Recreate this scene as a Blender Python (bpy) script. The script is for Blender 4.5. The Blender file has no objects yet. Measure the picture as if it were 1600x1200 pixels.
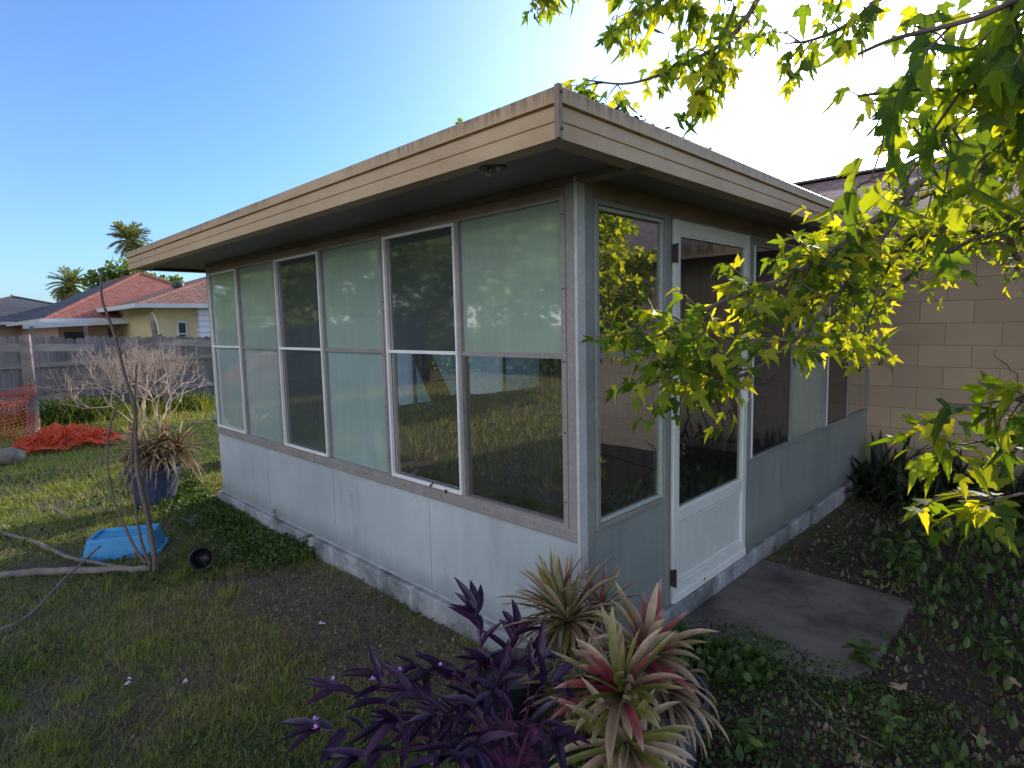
import bpy, math, random
import numpy as np
from math import radians as R, sin, cos, pi
from mathutils import Vector, Matrix, noise

random.seed(7); rng = np.random.default_rng(7)
scene = bpy.context.scene
col = scene.collection

# ------------------------------------------------------------------ camera
CAM = np.array([1.5539, -1.9917, 1.52]); FPX = 922.69
YAW, PITCH, ROLL = .777, -.1006, -.0224
def cam_axes():
    f = np.array([-sin(YAW)*cos(PITCH), cos(YAW)*cos(PITCH), sin(PITCH)])
    r = np.array([cos(YAW), sin(YAW), 0.]); u = np.cross(r, f)
    c, s = cos(ROLL), sin(ROLL)
    return r*c+u*s, -r*s+u*c, f
AR, AU, AF = cam_axes()
def direction(px, py):
    d = AF*FPX+AR*(px-800)+AU*(600-py); return d/np.linalg.norm(d)
def pd(px, py, dist): return CAM+direction(px, py)*dist
def on_x(px, py, X): d = direction(px, py); return CAM+d*((X-CAM[0])/d[0])
def on_z(px, py, Z): d = direction(px, py); return CAM+d*((Z-CAM[2])/d[2])

cd = bpy.data.cameras.new('camera'); co = bpy.data.objects.new('camera', cd); col.objects.link(co)
M = Matrix(((AR[0], AU[0], -AF[0], CAM[0]), (AR[1], AU[1], -AF[1], CAM[1]), (AR[2], AU[2], -AF[2], CAM[2]), (0, 0, 0, 1)))
co.matrix_world = M
cd.sensor_width = 36; cd.lens = 36*FPX/1600; cd.clip_end = 2000; cd.clip_start = .02
scene.camera = co

# ------------------------------------------------------------------ light
SAZ, SEL = R(-8.34), R(21.2)
sdir = Vector((sin(SAZ)*cos(SEL), cos(SAZ)*cos(SEL), sin(SEL)))
w = bpy.data.worlds.new('World'); scene.world = w; w.use_nodes = True
nt = w.node_tree; nt.nodes.clear()
sky = nt.nodes.new('ShaderNodeTexSky'); sky.sky_type = 'NISHITA'; sky.sun_disc = False
sky.sun_elevation = SEL; sky.sun_rotation = SAZ; sky.air_density = 1.0; sky.dust_density = 1.2; sky.ozone_density = 1.5
bg = nt.nodes.new('ShaderNodeBackground'); bg.inputs['Strength'].default_value = SKY_STR = .15
out = nt.nodes.new('ShaderNodeOutputWorld')
tc = nt.nodes.new('ShaderNodeTexCoord')
dot = nt.nodes.new('ShaderNodeVectorMath'); dot.operation = 'DOT_PRODUCT'; dot.inputs[1].default_value = sdir
nt.links.new(tc.outputs['Generated'], dot.inputs[0])
def mth(tree, op, a, b=None, clamp=False):
    n = tree.nodes.new('ShaderNodeMath'); n.operation = op; n.use_clamp = clamp
    for i, v in enumerate((a, b)):
        if v is None: continue
        if isinstance(v, (int, float)): n.inputs[i].default_value = v
        else: tree.links.new(v, n.inputs[i])
    return n.outputs[0]
dpos = mth(nt, 'MAXIMUM', dot.outputs['Value'], 0.0)
g1 = mth(nt, 'MULTIPLY', mth(nt, 'POWER', dpos, 8.0), 6.5)       # wide hazy glow round the low sun
g2 = mth(nt, 'MULTIPLY', mth(nt, 'POWER', dpos, 90.0), 25.0)
gs = mth(nt, 'ADD', g1, g2)
gc = nt.nodes.new('ShaderNodeVectorMath'); gc.operation = 'SCALE'; gc.inputs[0].default_value = (1.0, .96, .88)
nt.links.new(gs, gc.inputs['Scale'])
ad = nt.nodes.new('ShaderNodeVectorMath'); ad.operation = 'ADD'
tintn = nt.nodes.new('ShaderNodeVectorMath'); tintn.operation = 'MULTIPLY'; tintn.inputs[1].default_value = (.78, 1.18, 1.75)
nt.links.new(sky.outputs[0], tintn.inputs[0])
# added fill: unseen sky opposite the sun brightened to light the shaded walls
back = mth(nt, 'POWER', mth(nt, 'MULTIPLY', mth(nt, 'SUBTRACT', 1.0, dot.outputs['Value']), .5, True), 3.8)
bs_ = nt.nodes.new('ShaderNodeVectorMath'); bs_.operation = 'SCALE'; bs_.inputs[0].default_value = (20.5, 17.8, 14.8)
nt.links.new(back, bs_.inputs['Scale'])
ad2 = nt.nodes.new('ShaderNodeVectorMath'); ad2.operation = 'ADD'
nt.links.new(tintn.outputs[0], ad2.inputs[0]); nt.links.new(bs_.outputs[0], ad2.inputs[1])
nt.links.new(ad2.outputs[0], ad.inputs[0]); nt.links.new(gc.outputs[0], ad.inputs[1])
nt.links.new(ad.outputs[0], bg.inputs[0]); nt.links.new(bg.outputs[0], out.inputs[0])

sl = bpy.data.lights.new('sun', 'SUN'); sl.energy = 5.0; sl.angle = R(.5); sl.color = (1, .90, .74)
so = bpy.data.objects.new('sun', sl); col.objects.link(so)
so.rotation_euler = sdir.to_track_quat('Z', 'Y').to_euler()
scene.view_settings.view_transform = 'Standard'; scene.view_settings.look = 'None'
scene.view_settings.exposure = 0; scene.view_settings.gamma = 1
scene.cycles.max_bounces = 8; scene.cycles.transparent_max_bounces = 24
scene.cycles.caustics_reflective = False; scene.cycles.caustics_refractive = False

# ------------------------------------------------------------------ materials
class NT:
    def __init__(s, name):
        s.m = bpy.data.materials.new(name); s.m.use_nodes = True; s.t = s.m.node_tree
        s.t.nodes.clear(); s.o = s.t.nodes.new('ShaderNodeOutputMaterial')
        s.tc = s.t.nodes.new('ShaderNodeTexCoord')
    def n(s, k, **kw):
        x = s.t.nodes.new(k)
        for a, b in kw.items(): setattr(x, a, b)
        return x
    def l(s, a, b): s.t.links.new(a, b)
    def vec(s, scale=(1, 1, 1)):
        mp = s.n('ShaderNodeMapping'); mp.inputs['Scale'].default_value = scale
        s.l(s.tc.outputs['Object'], mp.inputs[0]); return mp.outputs[0]
    def noise(s, sc, scale=(1, 1, 1), det=6, rough=.6, dist=0):
        x = s.n('ShaderNodeTexNoise'); x.inputs['Scale'].default_value = sc; x.inputs['Detail'].default_value = det
        x.inputs['Roughness'].default_value = rough; x.inputs['Distortion'].default_value = dist
        s.l(s.vec(scale), x.inputs['Vector']); return x.outputs[0]
    def ramp(s, fac, stops):
        x = s.n('ShaderNodeValToRGB'); e = x.color_ramp.elements
        while len(e) < len(stops): e.new(.5)
        for el, (p, c) in zip(e, stops):
            el.position = p
            c = (c, c, c) if isinstance(c, (int, float)) else c
            el.color = (*c, 1)
        s.l(fac, x.inputs[0]); return x.outputs[0]
    def mix(s, fac, a, b, mode='MIX'):
        x = s.n('ShaderNodeMix', data_type='RGBA', blend_type=mode)
        for i, v in ((0, fac), (6, a), (7, b)):
            if isinstance(v, (int, float)) and i == 0: x.inputs[0].default_value = v
            elif isinstance(v, (tuple, list)): x.inputs[i].default_value = (*v, 1)
            else: s.l(v, x.inputs[i])
        return x.outputs[2]
    def math(s, op, a, b=None, clamp=False): return mth(s.t, op, a, b, clamp)
    def bump(s, h, st=.3, d=.01):
        x = s.n('ShaderNodeBump'); x.inputs['Strength'].default_value = st; x.inputs['Distance'].default_value = d
        s.l(h, x.inputs['Height']); return x.outputs[0]
    def bsdf(s, color, rough=.6, normal=None, metal=0, spec=.5):
        x = s.n('ShaderNodeBsdfPrincipled')
        for k, v in (('Base Color', color), ('Roughness', rough), ('Metallic', metal), ('Specular IOR Level', spec)):
            if isinstance(v, (int, float)): x.inputs[k].default_value = v
            elif isinstance(v, tuple): x.inputs[k].default_value = (*v, 1)
            else: s.l(v, x.inputs[k])
        if normal is not None: s.l(normal, x.inputs['Normal'])
        return x.outputs[0]
    def out(s, sh): s.l(sh, s.o.inputs[0]); return s.m

def weathered(name, c, dark=.6, sc=4, stretch=(1, 1, 1), rough=.6, bump=.15, spot=.0, metal=0, fine=60):
    m = NT(name)
    a = m.noise(sc, stretch, 8, .65)
    cc = m.mix(m.ramp(a, ((.3, 0), (.7, 1))), tuple(v*dark for v in c), c)
    if spot:
        b = m.ramp(m.noise(sc*3.1, stretch, 10, .75), ((.62, 0), (.72, 1)))
        cc = m.mix(m.math('MULTIPLY', b, spot), cc, (.03, .025, .02))
    f = m.noise(fine, stretch, 4, .6)
    cc = m.mix(.12, cc, m.ramp(f, ((.3, .0), (.7, 1.0))), 'OVERLAY')
    nrm = m.bump(f, bump, .004)
    return m.out(m.bsdf(cc, rough, nrm, metal))

def tinted(name, cols, rough=.5, trans=.35, spec=.4, tcol=None, attr='tint', tboost=1.6, bump=0):
    """leaf / blade material: a colour ramp read along a per-face attribute, part of the light passing through"""
    m = NT(name)
    at = m.n('ShaderNodeAttribute', attribute_name=attr)
    k = len(cols)
    base = m.ramp(at.outputs['Fac'], [(i/(k-1) if k > 1 else 0, c) for i, c in enumerate(cols)])
    nz = m.noise(9, det=3)
    base = m.mix(.35, base, m.ramp(nz, ((.25, .15), (.75, .85))), 'OVERLAY')
    p = m.bsdf(base, rough, None, 0, spec)
    if trans:
        t = m.n('ShaderNodeBsdfTranslucent')
        tb = m.mix(1.0, base, tcol or (1.5, 1.5, .5), 'MULTIPLY')
        sc = m.n('ShaderNodeVectorMath', operation='SCALE'); sc.inputs['Scale'].default_value = tboost
        m.l(tb, sc.inputs[0]); m.l(sc.outputs[0], t.inputs[0])
        mx = m.n('ShaderNodeMixShader'); mx.inputs[0].default_value = trans
        m.l(p, mx.inputs[1]); m.l(t.outputs[0], mx.inputs[2]); return m.out(mx.outputs[0])
    return m.out(p)

def vcol(name, rough=.6, trans=.2, attr='Col', spec=.3):
    m = NT(name); at = m.n('ShaderNodeAttribute', attribute_name=attr)
    nz = m.noise(30, (1, 1, 1), 5)
    base = m.mix(.4, at.outputs['Color'], m.ramp(nz, ((.3, .25), (.7, .8))), 'OVERLAY')
    p = m.bsdf(base, rough, None, 0, spec)
    t = m.n('ShaderNodeBsdfTranslucent'); m.l(base, t.inputs[0])
    mx = m.n('ShaderNodeMixShader'); mx.inputs[0].default_value = trans
    m.l(p, mx.inputs[1]); m.l(t.outputs[0], mx.inputs[2]); return m.out(mx.outputs[0])

def plain(name, c, rough=.5, metal=0, spec=.5, sc=20, amt=.25):
    m = NT(name); a = m.noise(sc, det=6)
    cc = m.mix(m.ramp(a, ((.3, 0), (.7, 1))), tuple(v*(1-amt) for v in c), tuple(v*(1+amt*.4) for v in c))
    return m.out(m.bsdf(cc, rough, m.bump(a, .1, .003), metal, spec))

# ------------------------------------------------------------------ mesh helpers
class MB:
    def __init__(s): s.v = []; s.f = []; s.c = []
    def box(s, x0, x1, y0, y1, z0, z1):
        b = len(s.v)
        s.v += [(x, y, z) for z in (z0, z1) for y in (y0, y1) for x in (x0, x1)]
        s.f += [tuple(b+i for i in q) for q in ((0, 2, 3, 1), (4, 5, 7, 6), (0, 1, 5, 4), (2, 6, 7, 3), (0, 4, 6, 2), (1, 3, 7, 5))]
        return s
    def obox(s, p, q, w, h, up=(0, 0, 1)):
        """bar from p to q, w wide and h high"""
        p, q = Vector(p), Vector(q); d = (q-p).normalized(); up = Vector(up)
        if abs(d.dot(up)) > .98: up = Vector((1, 0, 0))
        sx = d.cross(up).normalized(); sz = sx.cross(d)
        b = len(s.v)
        for e in (p, q):
            for a, c in ((-1, -1), (1, -1), (1, 1), (-1, 1)): s.v.append(tuple(e+sx*a*w/2+sz*c*h/2))
        s.f += [tuple(b+i for i in t) for t in ((0, 1, 2, 3), (7, 6, 5, 4), (0, 4, 5, 1), (1, 5, 6, 2), (2, 6, 7, 3), (3, 7, 4, 0))]
        return s
    def poly(s, pts):
        b = len(s.v); s.v += [tuple(p) for p in pts]; s.f.append(tuple(range(b, b+len(pts)))); return s
    def prism(s, pts, z0, z1):
        n = len(pts); b = len(s.v)
        s.v += [(x, y, z0) for x, y in pts]+[(x, y, z1) for x, y in pts]
        s.f += [tuple(range(b+n-1, b-1, -1)), tuple(range(b+n, b+2*n))]
        s.f += [(b+i, b+(i+1) % n, b+n+(i+1) % n, b+n+i) for i in range(n)]
        return s
    def tube(s, pts, rad, n=6, cap=True):
        pts = [Vector(p) for p in pts]
        if isinstance(rad, (int, float)): rad = [rad]*len(pts)
        b = len(s.v); ref = Vector((.31, .23, .92))
        for i, p in enumerate(pts):
            d = (pts[min(i+1, len(pts)-1)]-pts[max(i-1, 0)]).normalized()
            if abs(d.dot(ref)) > .97: ref = Vector((.9, .1, .1))
            a = d.cross(ref).normalized(); c = d.cross(a)
            for k in range(n):
                t = 2*pi*k/n; s.v.append(tuple(p+(a*cos(t)+c*sin(t))*rad[i]))
        for i in range(len(pts)-1):
            for k in range(n):
                s.f.append((b+i*n+k, b+i*n+(k+1) % n, b+(i+1)*n+(k+1) % n, b+(i+1)*n+k))
        if cap:
            s.f.append(tuple(b+k for k in range(n))[::-1]); s.f.append(tuple(b+(len(pts)-1)*n+k for k in range(n)))
        return s
    def lathe(s, prof, c=(0, 0, 0), n=28, jit=0):
        b = len(s.v)
        for r, z in prof:
            for k in range(n):
                t = 2*pi*k/n; s.v.append((c[0]+r*cos(t), c[1]+r*sin(t), c[2]+z))
        for i in range(len(prof)-1):
            for k in range(n):
                s.f.append((b+i*n+k, b+i*n+(k+1) % n, b+(i+1)*n+(k+1) % n, b+(i+1)*n+k))
        return s
    def build(s, name, m, parent=None, smooth=False, bevel=0, loc=None):
        me = bpy.data.meshes.new(name); me.from_pydata(s.v, [], s.f); me.update()
        if s.c:
            ca = me.color_attributes.new('Col', 'FLOAT_COLOR', 'POINT')
            ca.data.foreach_set('color', np.array(s.c, np.float32).ravel())
        if smooth: me.polygons.foreach_set('use_smooth', [True]*len(me.polygons))
        return link(name, me, m, parent, bevel, loc)

def link(name, me, m, parent=None, bevel=0, loc=None):
    o = bpy.data.objects.new(name, me); col.objects.link(o)
    if m: me.materials.append(m)
    if parent is not None:
        o.parent = parent
        # meshes are written in world coordinates: keep them where they are
        o.matrix_parent_inverse = world_of(parent).inverted()
    if bevel:
        b = o.modifiers.new('bevel', 'BEVEL'); b.width = bevel; b.segments = 2; b.limit_method = 'ANGLE'
    if loc is not None: o.location = loc
    return o
def world_of(o):
    m = Matrix.Translation(o.location) @ o.rotation_euler.to_matrix().to_4x4() @ Matrix.Diagonal((*o.scale, 1))
    if o.parent is not None: m = world_of(o.parent) @ o.matrix_parent_inverse @ m
    return m
def tag(o, label=None, cat=None, group=None, kind=None):
    if label: o['label'] = label
    if cat: o['category'] = cat
    if group: o['group'] = group
    if kind: o['kind'] = kind
    return o
def thing(name, label, cat, loc=(0, 0, 0), group=None):
    o = bpy.data.objects.new(name, None); col.objects.link(o); o.location = Vector(loc)
    o.empty_display_size = .1
    return tag(o, label, cat, group)

def scatter(name, V, T, P, X, Y, Z, S, m, parent=None, tint=None):
    """n copies of a triangle template baked into one mesh. P (n,3), X/Y/Z (n,3) frame axes, S (n,) or (n,3) size"""
    V = np.asarray(V, float); T = np.asarray(T, int); n = len(P); P = np.asarray(P, float)
    S = np.asarray(S, float)
    if S.ndim == 1: S = np.repeat(S[:, None], 3, 1)
    A = np.stack([X*S[:, :1], Y*S[:, 1:2], Z*S[:, 2:3]], 1)
    W = (np.einsum('vk,nkj->nvj', V, A)+P[:, None, :]).reshape(-1, 3)
    F = (T[None]+(np.arange(n)*len(V))[:, None, None]).reshape(-1, 3)
    me = bpy.data.meshes.new(name)
    me.vertices.add(len(W)); me.vertices.foreach_set('co', W.astype(np.float32).ravel())
    me.loops.add(F.size); me.loops.foreach_set('vertex_index', F.astype(np.int32).ravel())
    me.polygons.add(len(F)); me.polygons.foreach_set('loop_start', np.arange(0, F.size, 3, dtype=np.int32))
    if tint is None: tint = rng.random(n)
    a = me.attributes.new('tint', 'FLOAT', 'FACE'); a.data.foreach_set('value', np.repeat(tint, len(T)).astype(np.float32))
    me.update(calc_edges=True)
    return link(name, me, m, parent)
def unit(a): return a/np.maximum(np.linalg.norm(a, axis=-1, keepdims=True), 1e-9)
def frames(Y, Nrm):
    """axes with Y along the blade and Z near Nrm"""
    Y = unit(Y); X = unit(np.cross(Y, Nrm)); Z = np.cross(X, Y); return X, Y, Z

# templates -----------------------------------------------------------
def outline_leaf(half, cy=.35, fold=.12, droop=.18):
    pts = [(x, y) for x, y in half]+[(-x, y) for x, y in half[::-1] if abs(x) > 1e-6]
    V = [(0, cy, 0)]+[(x, y, 0) for x, y in pts]; n = len(pts)
    V = [(x, y, fold*abs(x)-droop*y*y) for x, y, _ in V]
    return np.array(V), np.array([(0, 1+i, 1+(i+1) % n) for i in range(n)])
MAPLE = outline_leaf([(0, 0), (.07, .015), (.16, -.06), (.25, -.03), (.24, .04), (.33, .10), (.34, .17), (.46, .24), (.50, .33), (.60, .47), (.47, .44),
                      (.41, .47), (.30, .40), (.17, .39), (.20, .50), (.17, .57), (.21, .66), (.14, .72), (.13, .80), (.07, .87), (0, 1.08)], .28)
MAPLE2 = outline_leaf([(0, 0), (.06, .02), (.14, -.01), (.20, .05), (.22, .13), (.33, .22), (.36, .30), (.45, .52), (.34, .45), (.28, .47), (.20, .42), (.15, .46), (.19, .60), (.14, .70), (.13, .84), (.06, .95), (0, 1.15)], .3, .38, .42)
MAPLE_S = outline_leaf([(0, 0), (.24, -.02), (.34, .18), (.56, .46), (.17, .40), (.2, .62), (0, 1.05)], .28)
OVAL = outline_leaf([(0, 0), (.14, .1), (.25, .32), (.27, .5), (.18, .78), (0, 1)], .45, .25, .25)
LANCE = outline_leaf([(0, 0), (.08, .08), (.14, .3), (.13, .55), (.07, .82), (0, 1)], .4, .5, .3)
ROUND = outline_leaf([(0, 0), (.3, .08), (.48, .35), (.45, .7), (.25, .95), (0, 1)], .5, .1, .1)
def blade_t(bend=.5):
    V = []; ys = (0, .35, .7, 1)
    for y, w in zip(ys, (.5, .42, .26, 0)):
        if w: V += [(-w, y*(1-.15*y*bend), bend*y*y), (w, y*(1-.15*y*bend), bend*y*y)]
        else: V += [(0, 1-.15*bend, bend)]
    return np.array(V), np.array([(0, 1, 3), (0, 3, 2), (2, 3, 5), (2, 5, 4), (4, 5, 6)])
BLADE = blade_t()

def gz(x, y):
    """height of the ground"""
    x = np.asarray(x, float); y = np.asarray(y, float)
    h = .012*np.sin(2.3*x+1.1*y)+.010*np.sin(1.1*x-2.9*y+1)+.006*np.sin(6.1*x+4.7*y+.5)+.004*np.sin(13*x-9*y)
    near = np.clip(1-((x+2)**2+(y+1)**2)/400, 0, 1)
    return -.125+h*near
def snoise(x, y, s=1., o=0.):
    """cheap smooth 2-D noise, about 0..1"""
    x = np.asarray(x)*s; y = np.asarray(y)*s
    v = np.sin(1.7*x+.9*y+o)+np.sin(-1.1*x+2.1*y+1.3+o*2)+np.sin(2.9*x-1.7*y+2.2+o)+.6*np.sin(4.3*x+3.7*y+o*3)+.5*np.sin(-6.1*x+5.3*y+.7)
    return .5+v/8.2
# ================================================================== materials of the building
def panel_mat(name, c1, c2, streak=.5):
    m = NT(name)
    a = m.noise(2.2, (1, 1, .6), 6, .6)
    base = m.mix(m.ramp(a, ((.25, 0), (.75, 1))), c1, c2)
    s = m.ramp(m.noise(9, (1, 1, .09), 6, .7), ((.45, 0), (.8, 1)))           # vertical wash streaks
    base = m.mix(m.math('MULTIPLY', s, streak), base, tuple(min(1, v*1.4) for v in c2))
    d = m.ramp(m.noise(5, (1, 1, .25), 9, .7), ((.55, 0), (.85, 1)))
    base = m.mix(m.math('MULTIPLY', d, .62), base, tuple(v*.45 for v in c1))
    chip = m.ramp(m.noise(24, det=9, rough=.8), ((.69, 0), (.71, 1))); base = m.mix(m.math('MULTIPLY', chip, .5), base, (.16, .15, .14))
    sx = m.n('ShaderNodeSeparateXYZ'); m.l(m.tc.outputs['Object'], sx.inputs[0])
    low = m.ramp(m.math('ADD', sx.outputs[2], m.math('MULTIPLY', m.noise(7, det=8), .14)), ((.05, 1), (.22, 0)))
    base = m.mix(m.math('MULTIPLY', low, .6), base, (.10, .105, .10))      # grime near the ground
    mp = m.n('ShaderNodeMapping'); mp.inputs['Rotation'].default_value = (0, R(38), 0); mp.inputs['Scale'].default_value = (6, 1, 40); m.l(m.tc.outputs['Object'], mp.inputs[0])
    sn = m.n('ShaderNodeTexNoise'); sn.inputs['Scale'].default_value = 1.0; sn.inputs['Detail'].default_value = 3; m.l(mp.outputs[0], sn.inputs['Vector'])
    scr = m.math('MULTIPLY', m.ramp(sn.outputs[0], ((.70, 0), (.73, 1))), m.ramp(m.noise(1.3, det=2), ((.55, 0), (.62, 1))))
    base = m.mix(m.math('MULTIPLY', scr, .6), base, (.78, .8, .8))
    blo = m.ramp(m.noise(1.1, (1, 1, 1.3), 3, .5), ((.35, 0), (.7, 1)))
    base = m.mix(m.math('MULTIPLY', blo, .28), base, tuple(v*.55 for v in c1))
    fl = m.ramp(m.noise(55, det=2), ((.73, 0), (.76, 1)))
    base = m.mix(m.math('MULTIPLY', fl, .5), base, (.7, .72, .72))
    return m.out(m.bsdf(base, .48, m.bump(m.noise(3, det=3), .12, .02), 0, .5))
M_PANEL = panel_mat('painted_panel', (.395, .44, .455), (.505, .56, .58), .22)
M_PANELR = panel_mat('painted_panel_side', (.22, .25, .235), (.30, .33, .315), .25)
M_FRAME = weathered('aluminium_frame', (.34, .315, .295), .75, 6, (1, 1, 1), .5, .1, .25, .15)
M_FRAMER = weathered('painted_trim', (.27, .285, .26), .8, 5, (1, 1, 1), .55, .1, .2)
M_WHITE = weathered('white_frame', (.86, .86, .84), .8, 7, (1, 1, 1), .35, .05, .18)
M_DOOR = weathered('white_door', (.72, .75, .70), .88, 3, (1, 1, 1), .35, .05, .1)
M_HEAD = weathered('header_brown', (.26, .20, .16), .7, 4, (1, 1, 1), .6, .1, .2)
M_SOFFIT = weathered('soffit', (.20, .18, .16), .8, 2, (1, 1, 1), .6, .1, .1)
M_SOFB = weathered('soffit_brown', (.22, .18, .155), .75, 3, (1, 1, 1), .6, .1, .2)
M_DARK = plain('dark_metal', (.03, .025, .025), .5)
M_CONC = None

def fascia_mat():
    m = NT('tan_fascia')
    a = m.noise(3, (1, 1, 2), 8, .65)
    base = m.mix(m.ramp(a, ((.3, 0), (.7, 1))), (.41, .27, .145), (.54, .375, .215))
    sx = m.n('ShaderNodeSeparateXYZ'); m.l(m.tc.outputs['Object'], sx.inputs[0])
    up = m.ramp(sx.outputs[2], ((.0, 0), (1, 1)))
    # dark algae drips hanging from the top lip, patchy along the length
    patch = m.ramp(m.noise(.9, (1, 1, .2), 4, .6), ((.38, 0), (.54, 1)))
    drip = m.ramp(m.noise(38, (1, 1, .12), 5, .75), ((.44, 0), (.58, 1)))
    z = m.math('SUBTRACT', sx.outputs[2], 2.195)
    zz = m.math('MULTIPLY', z, 18.0, True)
    k = m.math('MULTIPLY', m.math('MULTIPLY', patch, drip), zz)
    base = m.mix(m.math('MULTIPLY', k, .85), base, (.05, .04, .035))
    sp = m.ramp(m.noise(20, (1, 1, 1), 10, .8), ((.66, 0), (.73, 1)))
    base = m.mix(m.math('MULTIPLY', sp, .45), base, (.12, .09, .07))
    return m.out(m.bsdf(base, .5, m.bump(m.noise(30), .1, .003), 0, .4))
M_FASCIA = fascia_mat()

def concrete(name, c1, c2, white=.0, moss=.0):
    m = NT(name)
    base = m.mix(m.ramp(m.noise(2.5, det=10, rough=.7), ((.3, 0), (.7, 1))), c1, c2)
    if white:
        wv = m.ramp(m.noise(6, (1, 1, .35), 8, .75), ((.5, 0), (.68, 1)))
        base = m.mix(m.math('MULTIPLY', wv, white), base, (.62, .65, .67))
    sp = m.ramp(m.noise(90, det=3), ((.68, 0), (.73, 1))); base = m.mix(m.math('MULTIPLY', sp, .45), base, (.45, .44, .42))
    d = m.ramp(m.noise(1.6, det=7, rough=.7), ((.45, 0), (.62, 1))); base = m.mix(m.math('MULTIPLY', d, .72), base, (.028, .027, .025))
    if moss:
        g = m.ramp(m.noise(3.7, det=8, rough=.7), ((.55, 0), (.7, 1))); base = m.mix(m.math('MULTIPLY', g, moss), base, (.035, .05, .018))
    vo = m.n('ShaderNodeTexVoronoi', feature='DISTANCE_TO_EDGE'); vo.inputs['Scale'].default_value = 1.5
    wob = m.n('ShaderNodeVectorMath', operation='ADD'); nzc = m.n('ShaderNodeTexNoise'); nzc.inputs['Scale'].default_value = 5; m.l(m.tc.outputs['Object'], nzc.inputs['Vector'])
    scn = m.n('ShaderNodeVectorMath', operation='SCALE'); scn.inputs['Scale'].default_value = .25; m.l(nzc.outputs['Color'], scn.inputs[0]); m.l(m.tc.outputs['Object'], wob.inputs[0]); m.l(scn.outputs[0], wob.inputs[1]); m.l(wob.outputs[0], vo.inputs['Vector'])
    crk = m.ramp(vo.outputs['Distance'], ((.0, 1), (.006, 0))); base = m.mix(m.math('MULTIPLY', crk, .5 if moss else .0), base, (.03, .026, .02))
    nz = m.math('SUBTRACT', m.noise(40, det=10, rough=.7), m.math('MULTIPLY', crk, .5))
    return m.out(m.bsdf(base, .85, m.bump(nz, .5, .006), 0, .25))
M_CURB = concrete('slab_edge', (.22, .23, .235), (.36, .38, .39), .8)
M_SLAB = concrete('door_slab', (.115, .10, .085), (.20, .18, .155), 0, .45)

def glass_mat(name, refl=.16, dirt=.05, dcol=(.5, .5, .45)):
    m = NT(name)
    fr = m.n('ShaderNodeFresnel'); fr.inputs['IOR'].default_value = 1.5
    k = m.math('ADD', m.math('MULTIPLY', fr.outputs[0], 1.4), refl, True)
    tr = m.n('ShaderNodeBsdfTransparent'); tr.inputs[0].default_value = (.80, .85, .83, 1)
    gl = m.n('ShaderNodeBsdfGlossy'); gl.inputs['Roughness'].default_value = .012; gl.inputs['Color'].default_value = (1, 1, 1, 1)
    wv = m.noise(1.1, det=1); m.l(m.bump(wv, .06, .02), gl.inputs['Normal'])
    mx = m.n('ShaderNodeMixShader'); m.l(k, mx.inputs[0]); m.l(tr.outputs[0], mx.inputs[1]); m.l(gl.outputs[0], mx.inputs[2])
    df = m.n('ShaderNodeBsdfDiffuse'); df.inputs[0].default_value = (*dcol, 1)
    st = m.ramp(m.noise(14, (1, 1, .08), 6, .7), ((.4, .25), (.8, 1)))
    mx2 = m.n('ShaderNodeMixShader'); m.l(m.math('MULTIPLY', st, dirt), mx2.inputs[0])
    m.l(mx.outputs[0], mx2.inputs[1]); m.l(df.outputs[0], mx2.inputs[2])
    return m.out(mx2.outputs[0])
M_GLASS = glass_mat('clear_pane', .25, .05)
M_GLASSD = glass_mat('door_pane', .10, .04)
M_GLASSA = glass_mat('side_pane', .36, .09, (.4, .4, .33))

def backed_glass(name, c, trans, refl):
    """glass in front of a painted or frosted backing"""
    m = NT(name)
    base = m.mix(m.ramp(m.noise(1.6, det=5), ((.3, 0), (.7, 1))), tuple(v*.8 for v in c), c)
    st = m.ramp(m.noise(13, (1, 1, .1), 6, .7), ((.45, 0), (.85, 1)))
    base = m.mix(m.math('MULTIPLY', st, .25), base, tuple(min(1, v*1.5) for v in c))
    df = m.n('ShaderNodeBsdfDiffuse'); m.l(base, df.inputs[0])
    t = m.n('ShaderNodeBsdfTranslucent'); m.l(base, t.inputs[0])
    a = m.n('ShaderNodeMixShader'); a.inputs[0].default_value = trans; m.l(df.outputs[0], a.inputs[1]); m.l(t.outputs[0], a.inputs[2])
    fr = m.n('ShaderNodeFresnel'); fr.inputs['IOR'].default_value = 1.5
    k = m.math('ADD', m.math('MULTIPLY', fr.outputs[0], 1.2), refl, True)
    gl = m.n('ShaderNodeBsdfGlossy'); gl.inputs['Roughness'].default_value = .035
    m.l(m.bump(m.noise(1.3, det=1), .07, .02), gl.inputs['Normal'])
    b = m.n('ShaderNodeMixShader'); m.l(k, b.inputs[0]); m.l(a.outputs[0], b.inputs[1]); m.l(gl.outputs[0], b.inputs[2])
    return m.out(b.outputs[0])
M_TEAL = backed_glass('frosted_pane', (.50, .66, .56), .3, .21)
M_TEALB = backed_glass('blue_frosted_pane', (.50, .68, .64), .3, .20)
M_SCREEN = backed_glass('dark_screened_pane', (.065, .08, .08), .1, .07)
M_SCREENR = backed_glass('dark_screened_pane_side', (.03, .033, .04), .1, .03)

# ================================================================== screened porch
L, W, S, T, D = 4.30, 4.60, .615, 2.095, 2.04
FZ0, FZ1 = 2.10, 2.252
OX, OY, OL = .33, .515, .51
porch = thing('sunroom', 'low glazed sunroom with tan fascia and grey wall panels built against the block house', 'sunroom', (0, 0, -.12))

MB().box(-L-.05, .035, -.055, W, -.32, -.003).build('slab', M_CURB, porch, bevel=.012)
wp = MB(); wp.box(-L, -.004, -.012, .04, 0, S-.02); wp.build('wall_panel', M_PANEL, porch, bevel=.003)
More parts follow.
